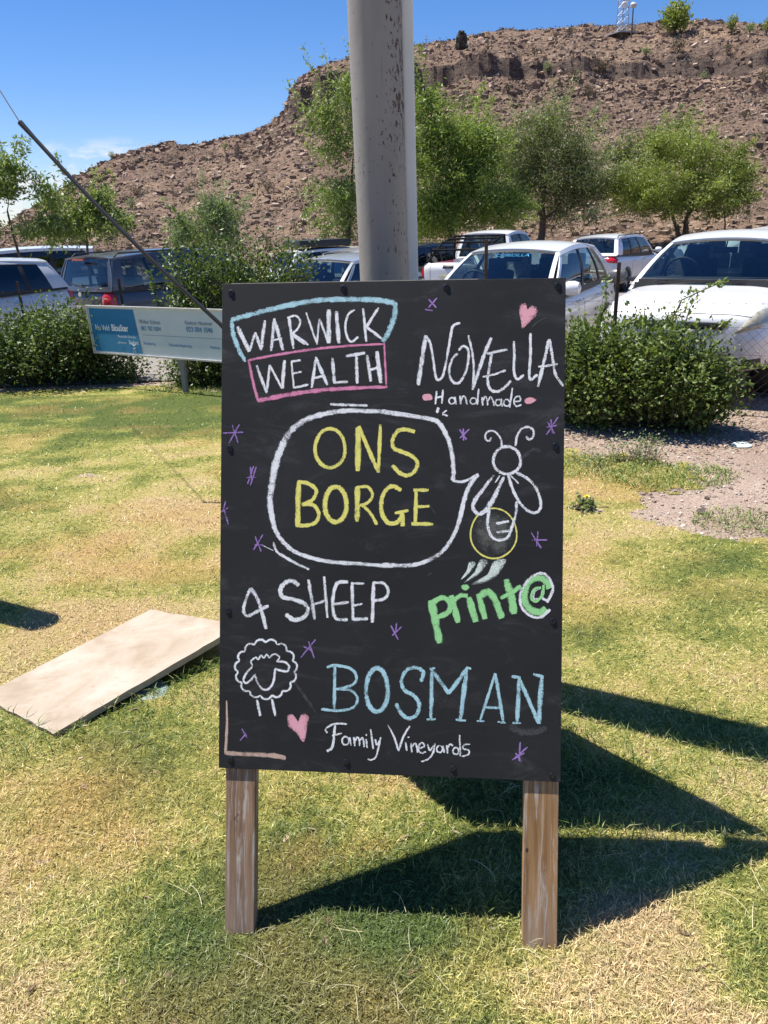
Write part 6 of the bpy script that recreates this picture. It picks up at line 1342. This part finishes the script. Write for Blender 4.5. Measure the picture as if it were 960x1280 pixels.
# ================================================================== RIDGE MAST, LAMP, CAIRN
gal = simple('galvanised_lattice', (0.42, 0.43, 0.45), 0.5, 0.5)
p = hill_point(777, 44); mast = empty('radio_mast', tuple(p - np.array([0, 0, 0.4])), 0.4, 'lattice radio mast on the ridge against the sky', 'mast')
Hm = 15.0; w0, w1 = 1.1, 0.55
def cw(z): return w0 + (w1 - w0) * z / Hm
for sx in (-1, 1):
    for sy in (-1, 1):
        b_ = MB(); b_.tube([(sx * w0 / 2 , sy * w0 / 2, 0), (sx * w1 / 2, sy * w1 / 2, Hm)], 0.05, 5); b_.build('leg', gal, mast)
b_ = MB(); z_ = 0
while z_ < Hm - 0.8:
    z2 = z_ + 0.85; a_, c0 = cw(z_) / 2, cw(z2) / 2
    for (ax, ay), (bx, by) in (((-1, -1), (1, -1)), ((1, -1), (1, 1)), ((1, 1), (-1, 1)), ((-1, 1), (-1, -1))):
        b_.tube([(ax * a_, ay * a_, z_), (bx * c0, by * c0, z2)], 0.02, 3); b_.tube([(bx * a_, by * a_, z_), (ax * c0, ay * c0, z2)], 0.02, 3); b_.tube([(ax * a_, ay * a_, z_), (bx * a_, by * a_, z_)], 0.02, 3)
    z_ = z2
b_.build('lattice', gal, mast)
for zz, ang in ((3.6, -1.2), (4.3, 0.2), (5.6, -0.6)):
    b_ = MB(); b_.lathe([(0.02, 0), (0.25, 0.03), (0.36, 0.10), (0.38, 0.16), (0.36, 0.17)], 14, 'Y', (0, 0, 0)); o = b_.build('dish', simple('dish_white', (0.7, 0.7, 0.7), 0.5), mast); o.location = (0.5 * math.sin(ang), -0.75, zz); o.rotation_euler = (0, 0, ang * 0.4)
b_ = MB(); b_.box((-0.3, -0.2, 0.5), (2.6, 2.6, 0.12))
for sx in (-1.5, -0.5, 0.6): b_.tube([(sx, -1.5, 0.4), (sx, -1.5, 1.35)], 0.04, 4)
b_.tube([(-1.5, -1.5, 1.3), (0.9, -1.5, 1.3)], 0.04, 4); b_.build('platform', gal, mast)
p = hill_point(789, 46); lm = empty('lamp_post', tuple(p - np.array([0, 0, 0.3])), 0, 'short lamp post with a round head beside the radio mast', 'lamp post')
b_ = MB(); b_.tube([(0, 0, 0), (0, 0, 3.4)], [0.10, 0.07], 6); b_.build('pole', bark, lm)
b_ = MB(); b_.lathe([(0.05, 3.3), (0.38, 3.5), (0.42, 3.75), (0.25, 3.98), (0.0, 4.05)], 12); b_.build('lamp_head', simple('lamp_head_grey', (0.5, 0.5, 0.5), 0.5), lm, smooth=True)
p = hill_point(577, 60); cairn = empty('stone_cairn', tuple(p), 0, 'dark stacked stone cairn standing on the ridge right of the pole', 'cairn')
cs = simple('dark_cairn_stone', (0.06, 0.055, 0.04), 0.95, var=0.4, scale=3)
for i in range(5):
    for k_ in range(4 - (i > 2)):
        a_ = k_ * 1.7 + i; V, F = stones(np.array([[0.32 * math.cos(a_) * (1 - i * 0.12), 0.32 * math.sin(a_), 0.2 + i * 0.36]]), np.array([0.78 - i * 0.05]), 0.8, 0.22)
        np_mesh('stone', V, F, cs, cairn)
p = hill_point(533, 66)
st_ = empty('survey_stake', tuple(p), 0, 'thin cross shaped stake on the ridge just right of the pole', 'stake'); b_ = MB(); b_.tube([(0, 0, -0.3), (0, 0, 2.0)], 0.045, 5); b_.tube([(-0.35, 0, 1.5), (0.35, 0, 1.5)], 0.03, 4); b_.build('stake', gal, st_)
p = hill_point(732, 46)
st_ = empty('survey_stake', tuple(p), 0, 'thin stake on the ridge left of the radio mast', 'stake'); b_ = MB(); b_.tube([(0, 0, -0.3), (0.08, 0, 1.4)], 0.05, 5); b_.build('stake', bark, st_)
